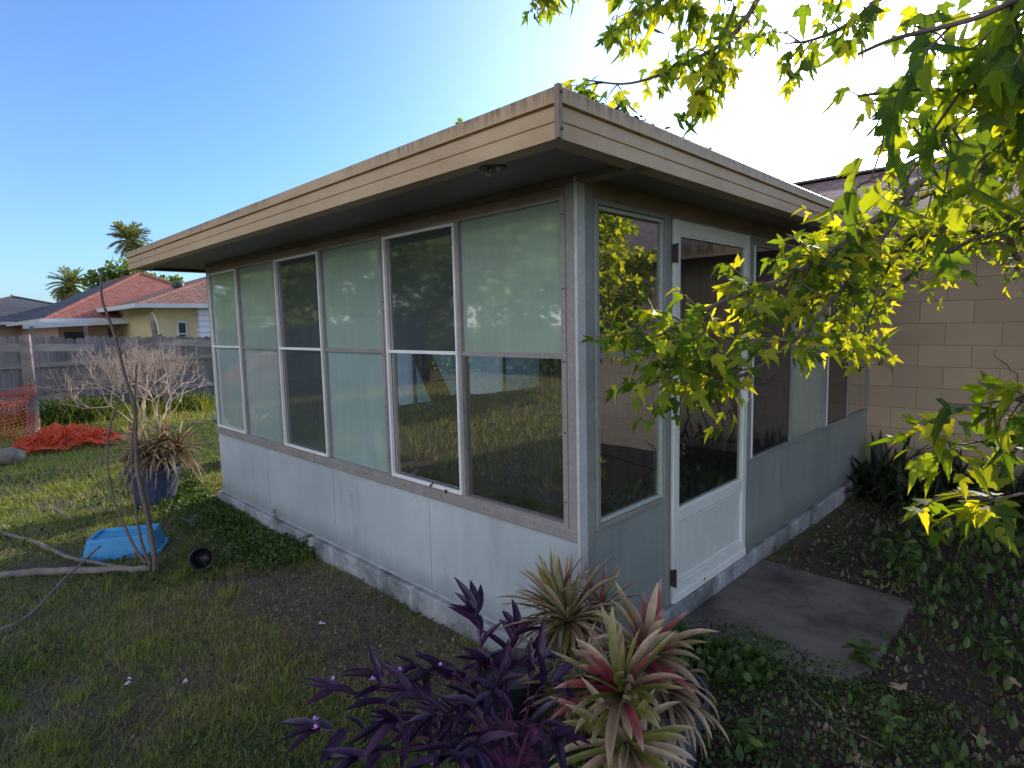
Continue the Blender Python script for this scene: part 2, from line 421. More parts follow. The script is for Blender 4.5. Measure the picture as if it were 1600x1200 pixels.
# slightly proud sheet-metal seam and base flashing
b = MB(); b.box(-L, .0, -.018, -.0125, 0.0, .016)
for x in (-3.22, -2.15, -1.07): b.box(x-.0015, x+.0015, -.0145, -.0122, .02, S-.03)
for x in np.arange(-L+.1, -.05, .30):
    for z in (.035, S-.075): b.box(x-.003, x+.003, -.0155, -.0122, z-.003, z+.003)
b.build('base_flashing', weathered('flashing', (.42, .45, .46), .7, 12, (1, 1, 1), .5, .2, .3), wp_ := porch)
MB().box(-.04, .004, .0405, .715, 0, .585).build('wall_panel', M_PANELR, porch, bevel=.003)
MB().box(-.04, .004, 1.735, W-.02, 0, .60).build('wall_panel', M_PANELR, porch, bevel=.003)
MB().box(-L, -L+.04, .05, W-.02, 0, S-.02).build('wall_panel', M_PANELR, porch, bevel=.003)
# corner post: front strip, side strip, bright edge bead
MB().box(-.052, -.003, -.02, .03, S-.03, T+.03).build('corner_post', M_FRAME, porch, bevel=.003)
MB().box(-.03, .010, .034, .095, .0, T+.03).build('corner_post', M_FRAMER, porch, bevel=.003)
MB().box(-.002, .012, -.024, .033, -.001, 2.12).build('edge_bead', weathered('bead', (.55, .57, .56), .8, 9, rough=.4), porch, bevel=.002)
MB().box(-L-.01, -L+.035, -.018, .04, S-.04, T+.03).build('corner_post', M_FRAME, porch, bevel=.003)
# header board and sill rail of the long side
h = MB(); h.box(-L-.01, OX-.02, -.022, .045, T+.0, T+.028); h.box(-L-.01, -.053, -.0165, .04, T-.045, T-.001)
h.build('header', M_HEAD, porch, bevel=.002)
MB().box(-L-.01, -.003, -.026, .04, S-.052, S-.0).build('sill_rail', M_FRAME, porch, bevel=.004)
MB().box(-.035, .012, .096, W-.02, T-.05, T+.028).build('header', M_HEAD, porch, bevel=.002)
# the board over the door and side windows
MB().box(-.03, .006, 1.70, W-.02, 2.005, T-.051).build('header', M_FRAMER, porch, bevel=.002)
MB().box(-L, -L+.04, .05, W-.02, T-.05, T+.028).build('header', M_FRAMER, porch)

def window_unit(x0, x1, panes, white=True):
    """one window: painted frame, white sliding frame on the left, four panes; lies in the plane y = 0"""
    mid = x0+(x1-x0)*.478; z0, z1, zm = S+.0, T-.046, 1.378
    f = MB(); y0, y1 = -.024, .03
    t = .026
    f.box(x0, x0+t, y0, y1, z0, z1); f.box(x1-t, x1, y0, y1, z0, z1)
    f.box(x0+t, x1-t, y0+.002, y1, z1-.014, z1); f.box(x0+t, x1-t, y0+.002, y1, z0, z0+.018)
    f.box(mid+.008, mid+.03, y0+.001, y1, z0+.018, z1-.014)
    f.box(mid+.03, x1-t, -.016, .02, zm-.012, zm+.012)
    nf = len(f.f)
    for xx in (x0+.012, x1-.012):
        for z in np.arange(z0+.12, z1, .31): f.box(xx-.0035, xx+.0035, y0-.003, y0+.001, z-.0035, z+.0035)
    for xx in np.arange(x0+.15, x1, .34): f.box(xx-.003, xx+.003, y0-.0055, y0+.001, z0-.022, z0-.016)
    fr = f.build('window', M_FRAME, porch, bevel=.0)
    fr.data.materials.append(M_DARK)
    for p_ in fr.data.polygons[nf:]: p_.material_index = 1
    g = MB(); a, bb, c, d = x0+t+.001, mid+.007, z0+.019, z1-.015; k = .015
    ya, yb = -.034, -.012
    g.box(a, a+k, ya, yb, c, d); g.box(bb-k*.8, bb, ya, yb, c, d); g.box(a+k, bb-k*.8, ya, yb, d-k, d); g.box(a+k, bb-k*.8, ya, yb, c, c+k*1.3)
    g.box(a+k, bb-k*.8, ya+.002, yb, zm-.008, zm+.010)
    g.build('sliding_frame', M_WHITE, fr, bevel=.002)
    if True:
        dk = MB(); dk.box(a+k, a+k+.018, -.010, .016, c, d); dk.build('inner_track', M_FRAME, fr, bevel=.002)
    pan = [(a+k, bb-k*.8, zm+.01, d-k, -.008), (mid+.03, x1-t, zm+.012, z1-.014, .0), (a+k, bb-k*.8, c+k, zm-.008, -.007), (mid+.03, x1-t, z0+.018, zm-.012, .001)]
    for (p, q, r, s_, y), m in zip(pan, panes):
        MB().poly([(p, y, r), (q, y, r), (q, y, s_), (p, y, s_)]).build('pane', m, fr)
    return fr
xs = [(-L+.035, -2.878), (-2.872, -1.432), (-1.426, -.052)]
w1 = window_unit(*xs[0], (M_TEAL, M_TEAL, M_TEALB, M_TEALB))
w2 = window_unit(*xs[1], (M_SCREEN, M_TEAL, M_SCREEN, M_TEALB))
w3 = window_unit(*xs[2], (M_SCREEN, M_TEAL, M_GLASS, M_GLASS))
tag(w3, 'window with clear lower panes beside the near corner'); tag(w1, 'far window with four frosted teal panes')
# latch and drips on the near slider
lt = MB(); lt.obox((-1.02, -.042, S+.022), (-.99, -.042, S+.050), .006, .006); lt.build('latch', M_DARK, w3)
lt = MB(); lt.obox((-.88, -.042, S+.03), (-.88, -.040, S+.012), .008, .01); lt.build('latch', M_DARK, w3)

# ---- side wall: window by the corner
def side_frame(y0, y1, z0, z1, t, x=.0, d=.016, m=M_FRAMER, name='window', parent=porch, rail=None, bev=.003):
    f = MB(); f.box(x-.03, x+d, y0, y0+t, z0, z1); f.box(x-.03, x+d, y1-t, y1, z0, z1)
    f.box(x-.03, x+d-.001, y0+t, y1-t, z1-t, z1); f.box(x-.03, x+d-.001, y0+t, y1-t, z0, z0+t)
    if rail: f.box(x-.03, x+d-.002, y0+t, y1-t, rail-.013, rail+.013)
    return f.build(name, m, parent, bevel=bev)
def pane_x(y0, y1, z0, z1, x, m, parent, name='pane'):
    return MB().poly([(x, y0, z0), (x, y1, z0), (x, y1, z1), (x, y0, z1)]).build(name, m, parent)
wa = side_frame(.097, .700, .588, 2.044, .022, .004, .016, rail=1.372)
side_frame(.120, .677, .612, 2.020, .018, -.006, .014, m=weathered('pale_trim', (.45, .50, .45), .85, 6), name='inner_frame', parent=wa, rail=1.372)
pane_x(.138, .659, 1.385, 2.002, -.006, M_GLASSA, wa); pane_x(.138, .659, .63, 1.359, -.005, M_GLASSA, wa)
# mullion post between window and door
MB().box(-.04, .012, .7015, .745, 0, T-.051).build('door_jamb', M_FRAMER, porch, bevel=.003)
MB().box(-.04, .006, .7455, .760, 0, T-.051).build('door_jamb', plain('jamb_dark', (.10, .09, .08)), porch)  # narrow recessed jamb strip in a darker brown
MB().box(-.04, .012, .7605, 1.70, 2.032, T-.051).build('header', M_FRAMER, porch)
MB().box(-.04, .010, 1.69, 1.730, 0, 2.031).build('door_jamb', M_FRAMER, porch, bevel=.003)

# ---- white storm door
dy0, dy1, dz0, dz1 = .764, 1.686, .0, 2.030
f = MB(); X0, X1 = -.018, .022; st = .058
f.box(X0, X1, dy0, dy0+st, dz0, dz1); f.box(X0, X1, dy1-st, dy1, dz0, dz1)
f.box(X0, X1-.001, dy0+st, dy1-st, dz1-.070, dz1); f.box(X0, X1-.001, dy0+st, dy1-st, dz0, dz0+.10)
f.box(X0, X1-.001, dy0+st, dy1-st, .442, .510)
door = f.build('door', M_DOOR, porch, bevel=.004)
kp = MB(); kp.box(-.012, .008, dy0+st, dy1-st, .10, .442); kp.build('kick_panel', weathered('kick_panel', (.68, .72, .67), .85, 2, rough=.4), door)
bd = MB()
for (a, b_, c, d_) in ((dy0+st, dy1-st, .112, .124), (dy0+st, dy1-st, .424, .436)): bd.box(.008, .014, a, b_, c, d_)
bd.box(.0081, .0141, dy0+st, dy0+st+.01, .124, .424); bd.box(.0081, .0141, dy1-st-.01, dy1-st, .124, .424)
bd.box(X1+.0005, X1+.009, dy0+.01, dy1-.01, .004, .05)
bd.build('moulding', M_WHITE, door, bevel=.003)
pane_x(dy0+st, dy1-st, .510, dz1-.070, .002, M_GLASSD, door)
bz = MB(); g = .011
for a in (dy0+st, dy1-st-g): bz.box(.0025, .016, a, a+g, .510, dz1-.070)
bz.box(.003, .0165, dy0+st+g, dy1-st-g, .510, .510+g); bz.box(.003, .0165, dy0+st+g, dy1-st-g, dz1-.070-g, dz1-.070)
bz.build('glazing_bead', M_DOOR, door)
for z in (.15, 1.44, 1.86):
    h = MB(); h.box(.012, .034, dy0-.012, dy0+.012, z-.045, z+.045); h.tube([(.036, dy0, z-.05), (.036, dy0, z+.05)], .006, 8)
    h.build('hinge', plain('rusty_hinge', (.06, .035, .03), .6), door, bevel=.003)
h = MB(); h.box(X1, X1+.012, dy1-.045, dy1-.02, 1.0, 1.13); h.tube([(X1+.01, dy1-.033, 1.02), (X1+.04, dy1-.033, 1.03), (X1+.04, dy1-.033, 1.10), (X1+.01, dy1-.033, 1.11)], .006, 8)
h.build('handle', M_WHITE, door)
# ---- side windows beyond the door
def side_unit(y0, y1, ml, mr, lab=None):
    z0, z1 = .602, 2.004; mid = (y0+y1)/2
    f = MB(); t = .028
    f.box(-.03, .014, y0, y0+t, z0, z1); f.box(-.03, .014, y1-t, y1, z0, z1); f.box(-.03, .013, y0+t, y1-t, z1-t, z1); f.box(-.03, .018, y0+t, y1-t, z0, z0+.022)
    f.box(-.03, .012, mid-.014, mid+.014, z0+.022, z1-t); f.box(-.025, .006, y0+t, y1-t, 1.36, 1.385)
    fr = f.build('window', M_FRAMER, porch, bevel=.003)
    if lab: tag(fr, lab)
    wf = MB(); wf.box(.015, .022, y0+t, y0+t+.014, z0+.022, z1-t); wf.build('sliding_frame', M_WHITE, fr)
    for (a, b_, m) in ((y0+t, mid-.014, ml), (mid+.014, y1-t, mr)):
        pane_x(a, b_, 1.385, z1-t, .001, m, fr); pane_x(a, b_, z0+.022, 1.36, .0, m, fr)
side_unit(1.732, 3.235, M_SCREENR, M_TEAL, 'side window just past the door, one dark and one teal leaf')
side_unit(3.245, W-.03, M_SCREENR, M_GLASSA, 'side window in the corner against the house')
M_ENDW = backed_glass('end_wall_pane', (.75, .88, .98), .75, .04)
M_ENDD = backed_glass('end_wall_pane_dark', (.34, .48, .56), .6, .04)
# ---- far end wall windows
for (a, b_) in ((.06, 1.5), (1.52, 3.0), (3.02, 4.56)):
    f = MB(); mid = (a+b_)/2
    for (p, q) in ((a, a+.03), (mid-.015, mid+.015), (b_-.03, b_)): f.box(-L-.01, -L+.035, p, q, S-.019, T-.051)
    f.box(-L-.009, -L+.034, a+.03, mid-.015, 1.365, 1.39); f.box(-L-.009, -L+.034, mid+.015, b_-.03, 1.365, 1.39)
    fr = f.build('window', M_FRAMER, porch)
    for (p, q) in ((a+.03, mid-.015), (mid+.015, b_-.03)):
        mm = M_ENDW if p < a+.2 else M_ENDD; pane_x(p, q, S-.019, 1.365, -L+.01, mm, fr); pane_x(p, q, 1.39, T-.051, -L+.01, mm, fr)

# ---- roof: fascia profile swept round three sides
prof = [(-.075, 0), (0, 0), (0, .046), (-.005, .049), (-.005, .052), (0, .055), (0, .098), (-.006, .101), (-.006, .104), (.010, .106), (.010, .150), (.004, .156), (-.03, .158)]
def path_pt(i, o):
    return [(-L-OL-o, W-.3), (-L-OL-o, -OY-o), (OX+o, -OY-o), (OX+o, W-.25)][i]
f = MB(); n = len(prof)
for i in range(4):
    for (o, z) in prof:
        x, y = path_pt(i, o); f.v.append((x, y, FZ0+z-.004))
for i in range(3):
    for k in range(n-1): f.f.append((i*n+k, (i+1)*n+k, (i+1)*n+k+1, i*n+k+1))
f.build('fascia', M_FASCIA, porch)
MB().box(-L-OL+.01, OX-.01, -OY+.01, W-.27, 2.16, 2.2505).build('roof', weathered('roof_felt', (.16, .14, .12), .5, 3, rough=.9), porch)
MB().box(-L-OL+.07, OX-.07, -OY+.07, -.024, 2.122, 2.1595).build('soffit', M_SOFFIT, porch)
MB().box(.0125, OX-.07, -.0235, W-.3, 2.1215, 2.1590).build('soffit', M_SOFB, porch)
MB().box(-L-OL+.07, -L-.011, -.0235, W-.3, 2.1215, 2.1590).build('soffit', M_SOFFIT, porch)
st_ = MB(); st_.box(-L-OL+.06, OX-.06, -OY+.062, -OY+.155, 2.0985, 2.1213)
st_.build('soffit_strip', M_SOFB, porch)
MB().obox((-.003, -.026, 2.126), (OX-.07, -.026, 2.121), .006, .006).build('soffit_trim', plain('trim_pale', (.35, .30, .25)), porch)
for z in (.02, .13):
    sc = MB(); sc.box(OX+.0135, OX+.018, -OY-.006, -OY+.002, FZ0+z-.004, FZ0+z+.004); sc.build('fascia_screw', M_DARK, porch)
MB().box(OX-.004, OX+.0135, -OY-.0135, -OY+.003, FZ0-.006, FZ1+.002).build('corner_cap', weathered('cap', (.30, .21, .15), .7, 8), porch)
# broken spotlight hanging from its hole in the soffit strip
c = on_z(770, 262, 2.0975)
hl = MB(); hl.lathe([(.055, .0), (.05, -.004), (.03, -.0035), (.0, -.003)], (c[0], c[1], 2.0975), 18)
spot = hl.build('soffit_light', plain('hole_dark', (.02, .015, .013)), porch)  # flat near-black disc: the dark of the open hole put into its colour
q = MB(); q.tube([(c[0]-.01, c[1], 2.096), (c[0]-.02, c[1]-.01, 2.078), (c[0]+.002, c[1]-.02, 2.066)], [.012, .011, .006], 8)
q.tube([(c[0]+.03, c[1], 2.096), (c[0]+.035, c[1], 2.082)], [.014, .010], 8); q.tube([(c[0]-.03, c[1]+.01, 2.096), (c[0]-.01, c[1]+.012, 2.083), (c[0]+.02, c[1]+.01, 2.085)], .003, 5)
q.build('lamp_socket', weathered('old_metal', (.35, .30, .26), .4, 40, metal=.6, rough=.4), spot)

# ---- interior
M_PANELLING = None
m = NT('wood_panelling')
wv = m.n('ShaderNodeTexWave', wave_type='BANDS', bands_direction='X'); wv.inputs['Scale'].default_value = 1.6; wv.inputs['Distortion'].default_value = .4
m.l(m.vec((1, 1, 1)), wv.inputs[0])
base = m.mix(m.ramp(wv.outputs[0], ((.0, 0), (.12, 1))), (.03, .025, .025), m.mix(m.ramp(m.noise(10, (1, 1, .06), 5), ((.3, 0), (.7, 1))), (.12, .10, .10), (.20, .17, .16)))
M_PANELLING = m.out(m.bsdf(base, .5))
MB().box(-L+.05, -.045, W-.035, W-.004, 0.002, T+.02).build('panelling', M_PANELLING, porch)
MB().box(-L+.05, -.045, W-.050, W-.0355, .003, .10).build('skirting', plain('skirting', (.45, .43, .40)), porch)
MB().box(-L+.042, -.042, .042, W-.004, -.002, .0015).build('floor_mat', plain('brown_floor', (.075, .05, .04), .8, sc=12, amt=.5), porch)
MB().box(-L+.041, -.041, .046, W-.002, T+.029, T+.045).build('ceiling', plain('ceiling', (.35, .33, .30)), porch)

# ---- reclining chair inside, behind the near window
chair = thing('reclining_chair', 'dark padded reclining garden chair seen through the clear lower panes of the near window', 'chair', (-3.12, 2.0, 0))
M_CUSH = plain('dark_cushion', (.035, .03, .028), .8, sc=8)
def chair_pt(u, v, z):            # u forward, v across
    a = R(35); return (-3.12+1.2*(u*cos(a)-v*sin(a)), 2.0+1.2*(u*sin(a)+v*cos(a)), z*1.12)
bk = MB(); prof_b = [(-.10, .42), (-.22, .75), (-.33, 1.02), (-.385, 1.17), (-.375, 1.20)]
for i, (u, z) in enumerate(prof_b):
    wd = (.23, .24, .22, .15, .08)[i]
    for (du, v) in ((0, -wd), (.045, -wd*.9), (.06, 0), (.045, wd*.9), (0, wd), (-.03, 0)): bk.v.append(chair_pt(u+du, v, z))
for i in range(len(prof_b)-1):
    for k in range(6): bk.f.append((i*6+k, i*6+(k+1) % 6, (i+1)*6+(k+1) % 6, (i+1)*6+k))
bk.f.append(tuple(range((len(prof_b)-1)*6, len(prof_b)*6)))
bk.build('backrest', M_CUSH, chair, smooth=False)
s_ = MB(); s_.prism([chair_pt(-.12, -.24, 0)[:2], chair_pt(.42, -.24, 0)[:2], chair_pt(.42, .24, 0)[:2], chair_pt(-.12, .24, 0)[:2]], .40, .46); s_.build('seat', M_CUSH, chair, bevel=.02)
s_ = MB(); s_.obox(chair_pt(.43, 0, .43), chair_pt(.85, 0, .30), .42, .05); s_.build('footrest', M_CUSH, chair, bevel=.02)
for v in (-.29, .29):
    a = MB(); a.tube([chair_pt(-.26, v, .62), chair_pt(-.1, v, .68), chair_pt(.2, v, .66), chair_pt(.36, v, .62), chair_pt(.42, v, .55)], .016, 8); a.build('armrest', M_DARK, chair, smooth=True)
    for (p, q) in ((( -.15, .66), (.45, .01)), ((.33, .62), (-.30, .01))):
        l_ = MB(); l_.tube([chair_pt(p[0], v, p[1]), chair_pt((p[0]+q[0])/2+.05, v, .33), chair_pt(q[0], v, q[1])], .013, 8); l_.build('leg', M_DARK, chair, smooth=True)

# ================================================================== block house behind
def block_mat(name, c1, c2, horiz='X'):
    m = NT(name)
    sx = m.n('ShaderNodeSeparateXYZ'); m.l(m.tc.outputs['Object'], sx.inputs[0])
    cb = m.n('ShaderNodeCombineXYZ'); m.l(sx.outputs[0 if horiz == 'X' else 1], cb.inputs[0]); m.l(m.math('SUBTRACT', sx.outputs[2], .045), cb.inputs[1])
    br = m.n('ShaderNodeTexBrick'); br.offset = .5
    br.inputs['Scale'].default_value = 1; br.inputs['Brick Width'].default_value = .4; br.inputs['Row Height'].default_value = .2
    br.inputs['Mortar Size'].default_value = .0035; br.inputs['Mortar Smooth'].default_value = .3
    m.l(cb.outputs[0], br.inputs[0])
    base = m.mix(m.ramp(m.noise(1.3, det=6), ((.3, 0), (.7, 1))), c1, c2)
    br.inputs['Color1'].default_value = (.42, .42, .42, 1); br.inputs['Color2'].default_value = (.58, .57, .55, 1); br.inputs['Mortar'].default_value = (.5, .5, .5, 1)
    base = m.mix(.55, base, br.outputs[0], 'OVERLAY')
    low_tone = m.ramp(m.math('ADD', sx.outputs[2], m.math('MULTIPLY', m.noise(3, det=8), .8)), ((.35, 1), (.9, 0))); base = m.mix(m.math('MULTIPLY', low_tone, .4), base, (.10, .085, .065))  # blocks tinted darker towards the ground
    base = m.mix(m.math('MULTIPLY', br.outputs['Fac'], .6), base, tuple(v*.35 for v in c1))
    sp = m.ramp(m.noise(30, det=8, rough=.8), ((.64, 0), (.72, 1))); base = m.mix(m.math('MULTIPLY', sp, .2), base, (.12, .1, .08))
    inv = m.math('SUBTRACT', m.math('MULTIPLY', m.noise(25, det=9), .6), br.outputs['Fac'])
    return m.out(m.bsdf(base, .75, m.bump(inv, .5, .006), 0, .3))
M_BLOCK = block_mat('painted_block', (.39, .30, .21), (.46, .355, .25))
def shingle_mat(name, c1, c2, c3, sc=1, horiz='X'):
    m = NT(name)
    sx = m.n('ShaderNodeSeparateXYZ'); m.l(m.tc.outputs['Object'], sx.inputs[0])
    cb = m.n('ShaderNodeCombineXYZ'); m.l(sx.outputs[0 if horiz == 'X' else 1], cb.inputs[0]); m.l(m.math('MULTIPLY', sx.outputs[2], 3.0), cb.inputs[1])
    br = m.n('ShaderNodeTexBrick'); br.offset = .37
    br.inputs['Color1'].default_value = (*c1, 1); br.inputs['Color2'].default_value = (*c2, 1); br.inputs['Mortar'].default_value = (*c3, 1)
    br.inputs['Scale'].default_value = sc; br.inputs['Brick Width'].default_value = .30; br.inputs['Row Height'].default_value = .15
    br.inputs['Mortar Size'].default_value = .012; m.l(cb.outputs[0], br.inputs[0])
    base = m.mix(.5, br.outputs[0], m.ramp(m.noise(6, det=8, rough=.7), ((.3, .2), (.7, .75))), 'OVERLAY')
    return m.out(m.bsdf(base, .9, m.bump(m.math('SUBTRACT', m.noise(30), br.outputs['Fac']), .6, .01), 0, .2))
M_SHING = shingle_mat('brown_shingles', (.20, .12, .095), (.27, .165, .13), (.06, .04, .035))
M_WOODW = weathered('white_trim_wood', (.70, .70, .68), .8, 4)
house = thing('block_house', 'tan painted concrete block house with brown shingle roof behind the sunroom', 'house', (2, 6, -.12))
HX0, HX1, HY0, HY1, HE = -4.5, 9.0, W, 11.4, 2.36
wl = MB(); wl.box(HX0, HX1, HY0, HY1, -.3, HE); wl.build('wall', M_BLOCK, house)
e = .45; rz0 = HE-.03; rise = 1.26; ym = (HY0+HY1)/2
r_ = MB(); a = [(HX0-e, HY0-e, rz0), (HX1+e, HY0-e, rz0), (HX1+e, HY1+e, rz0), (HX0-e, HY1+e, rz0)]
ra, rb = (HX0+2.2, ym, rz0+rise), (HX1-2.2, ym, rz0+rise)
r_.poly([a[0], a[1], rb, ra]); r_.poly([a[1], a[2], rb]); r_.poly([a[2], a[3], ra, rb]); r_.poly([a[3], a[0], ra]); r_.poly(a[::-1])
roof = r_.build('roof', M_SHING, house)
rc = MB(); rc.obox((ra[0], ym, ra[2]+.015), (rb[0], ym, rb[2]+.015), .25, .03); rc.build('ridge_cap', plain('ridge', (.10, .095, .10), .8), roof)
fa = MB(); fa.box(HX0-e, HX1+e, HY0-e-.02, HY0-e-.002, rz0-.13, rz0+.01); fa.build('fascia', M_FASCIA, house)

# dead vine on the block wall
vine = MB()
for k in range(16):
    x, z = 1.15+rng.random()*.9, .35+rng.random()*1.0; p = []; a = rng.random()*6.28
    for i in range(14):
        p.append((x, W-.012-.03*rng.random(), z)); a += rng.normal()*.55; x += .055*cos(a); z += .055*sin(a)
        z = min(max(z, .1), 1.7)
    vine.tube(p, [.006*(1-i/18) for i in range(14)], 5)
for k in range(5):
    x = 1.2+k*.17; vine.tube([(x+.06*sin(i*.9+k), W-.02, -.12+i*.13) for i in range(10)], .007, 5)
tag(vine.build('dead_vine', plain('dry_vine', (.06, .035, .04), .8)), 'dark wiry dead vine climbing the tan block wall', 'vine')

# concrete slab at the door
P = [(-.02+.04, .79), (.30, .62), (.60, .66), (.93, 1.22), (.90, 1.90), (.04, 1.93)]
def rough_outline(pts, step=.04, amp=.008):
    o_ = []
    for i in range(len(pts)):
        a, b_ = np.array(pts[i]), np.array(pts[(i+1) % len(pts)]); k = max(2, int(np.linalg.norm(b_-a)/step))
        for j in range(k): o_.append(tuple(a+(b_-a)*j/k+rng.normal(0, amp, 2)*(1 if (a[0] > .05 or b_[0] > .05) else 0)))
    return o_
sl_ = MB(); sl_.prism(rough_outline([(.040, .74), (.50, .70), (.84, .84), (.90, .95), (.91, 1.86), (.87, 1.90), (.040, 1.93)]), -.3, -.100)
tag(sl_.build('door_slab', M_SLAB, bevel=.007), 'worn dark concrete slab on the ground in front of the white door', 'slab')
# ================================================================== ground
def ground_mat():
    m = NT('yard_ground')
    big = m.noise(.55, det=6, rough=.65); mid = m.noise(3.5, det=9, rough=.7); fine = m.noise(38, det=10, rough=.75)
    soil = m.mix(m.ramp(mid, ((.3, 0), (.7, 1))), (.085, .068, .056), (.24, .195, .16))
    grain = m.noise(170, det=6, rough=.8)
    soil = m.mix(.85, soil, m.ramp(grain, ((.3, .05), (.7, 1))), 'OVERLAY')
    turf = m.mix(m.ramp(fine, ((.3, 0), (.7, 1))), (.06, .075, .025), (.17, .18, .07))
    sx = m.n('ShaderNodeSeparateXYZ'); m.l(m.tc.outputs['Object'], sx.inputs[0])
    right = m.ramp(m.math('ADD', m.math('MULTIPLY', m.math('ADD', sx.outputs[0], -.1), 1.2), m.math('MULTIPLY', mid, .5)), ((.1, 0), (.6, 1)))
    k = m.ramp(m.math('ADD', m.math('MULTIPLY', big, .5), m.math('MULTIPLY', mid, .5)), ((.42, 0), (.56, 1)))
    left = m.mix(k, soil, turf)
    litter = m.mix(m.ramp(fine, ((.35, 0), (.65, 1))), (.032, .025, .021), (.12, .09, .072))
    base = m.mix(right, left, litter)
    base = m.mix(.6, base, m.ramp(grain, ((.3, .1), (.7, .95))), 'OVERLAY')
    h = m.math('ADD', m.math('ADD', fine, m.math('MULTIPLY', mid, 1.5)), m.math('MULTIPLY', grain, .5))
    return m.out(m.bsdf(base, .95, m.bump(h, .9, .02), 0, .15))
xs_ = np.concatenate([[-400, -150, -60, -30, -20], np.arange(-14, 6.01, .14), [9, 16, 30, 60, 150, 400]])
ys_ = np.concatenate([[-400, -150, -60, -30, -14], np.arange(-8, 8.01, .14), [12, 18, 30, 60, 150, 400]])
gx, gy = np.meshgrid(xs_, ys_); GZ = gz(gx, gy)-.004
me = bpy.data.meshes.new('ground'); nx, ny = len(xs_), len(ys_)
me.from_pydata(np.stack([gx, gy, GZ], -1).reshape(-1, 3).tolist(), [], [(j*nx+i, j*nx+i+1, (j+1)*nx+i+1, (j+1)*nx+i) for j in range(ny-1) for i in range(nx-1)])
me.polygons.foreach_set('use_smooth', [True]*len(me.polygons))
tag(link('ground', me, ground_mat()), 'bare earth and thin turf of the back yard', 'ground', kind='structure')

def px_of(x, y, z):
    d = np.stack([x-CAM[0], y-CAM[1], z-CAM[2]], -1); q = d@AF
    return 800+FPX*(d@AR)/q, 600-FPX*(d@AU)/q, q
def keep(x, y, margin=90):
    px, py, q = px_of(x, y, np.full_like(x, -.12))
    ok = (q > .2) & (px > -margin) & (px < 1600+margin) & (py < 1200+margin*2)
    inside = (x > -L-.06) & (x < .045) & (y > -.065) & (y < W)
    slab = (x > .0) & (x < .90) & (y > .76+.0*x) & (y < 1.93) & (y > .70+(x-.5)*.44)
    hs = (y > W-.02) & (x > HX0)
    return ok & ~inside & ~slab & ~hs
def polar(n, r0, r1, p=1.0, a0=-12, a1=100):
    """points on the ground, denser near the camera"""
    u = rng.random(n); r = (r0**(1-p)+u*(r1**(1-p)-r0**(1-p)))**(1/(1-p)) if p != 1 else r0*(r1/r0)**u
    a = np.radians(rng.uniform(a0, a1, n))               # angle left of +Y
    return CAM[0]-r*np.sin(a), CAM[1]+r*np.cos(a), r
def upright(n, tilt=.5):
    a = rng.random(n)*2*pi; t = np.abs(rng.normal(0, tilt, n))
    Y = np.stack([np.cos(a)*t, np.sin(a)*t, np.ones(n)], -1)
    N = np.stack([-np.cos(a), -np.sin(a), t], -1)
    return frames(Y, -N)
# ---- turf
M_GRASS = tinted('grass_blades', [(.065, .11, .02), (.13, .18, .03), (.21, .25, .05), (.31, .29, .10), (.42, .33, .18)], .6, .35, tboost=1.5, spec=.2)
def tufts(name, nt_, per, r0, r1, p, hl, label, xr=(-60, .2), yr=(-50, 60), spread=.03, tilt=.45, wid=.0035, dens=None, tshift=0., a0=20, a1=100):
    x, y, r = polar(nt_, r0, r1, p, a0, a1)
    ok = keep(x, y) & (x > xr[0]) & (x < xr[1]) & (y > yr[0]) & (y < yr[1])
    if dens is not None: ok &= rng.random(nt_) < dens(x, y)
    x, y, r = x[ok], y[ok], r[ok]; n = len(x)
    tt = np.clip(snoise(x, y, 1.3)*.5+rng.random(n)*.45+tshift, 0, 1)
    x = np.repeat(x, per)+rng.normal(0, spread, n*per)*np.repeat(np.clip(r/3, 1, 3), per); y = np.repeat(y, per)+rng.normal(0, spread, n*per)*np.repeat(np.clip(r/3, 1, 3), per)
    r = np.repeat(r, per); hh = np.repeat(rng.uniform(.5, 1.2, n), per); t = np.clip(np.repeat(tt, per)+rng.normal(0, .1, n*per), 0, 1)
    ok = keep(x, y, 200); x, y, r, hh, t = x[ok], y[ok], r[ok], hh[ok], t[ok]; n = len(x)
    X, Y, Z = upright(n, tilt)
    ln = hl*hh*rng.uniform(.45, 1.1, n)*np.clip(r/6, 1, 2.2)**.4; wd = np.maximum(wid, r*.0010)*rng.uniform(.6, 1.3, n)
    P = np.stack([x, y, gz(x, y)-.004], -1)
    o = scatter(name, BLADE[0]*np.array([1, 1, 1]), BLADE[1], P, X, Y, Z, np.stack([wd, ln, ln*.8], -1), M_GRASS, tint=t)
    return tag(o, label, 'grass', kind='stuff')
bare = lambda x, y: 1-np.clip(1-np.hypot((x+1.3)/1.9, (y+.42)/.42), 0, 1)*2.2
dl = lambda x, y: np.clip((snoise(x, y, 2.1, .4)-.20)*2.3, .10, 1)*np.clip(bare(x, y), .03, 1)
tufts('short_grass', 36000, 10, 1.3, 14, 1.0, .048, 'short thin olive turf over the left half of the yard', dens=dl)
tufts('grass_tufts', 2600, 24, 1.5, 6, 1.0, .10, 'bright longer grass tufts in the near left turf', dens=lambda x, y: np.clip((snoise(x, y, 1.4, 2)-.35)*2, 0, 1)*np.clip(bare(x, y), 0, 1), tshift=.0, spread=.022)
tufts('meadow_grass', 5200, 16, 6, 16, .6, .075, 'sunlit grass in front of the far fence', tshift=.15, spread=.05)
tufts('rank_grass', 500, 22, 12.5, 15.5, .5, .32, 'tall rank weeds along the foot of the far fence', xr=(-13, -11.4), spread=.06, tilt=.3, wid=.006)
tufts('side_grass', 700, 12, 1.2, 7, 1., .06, 'few grass blades in the shady right side ground', xr=(.1, 9), a0=-20, a1=45, tshift=-.25)

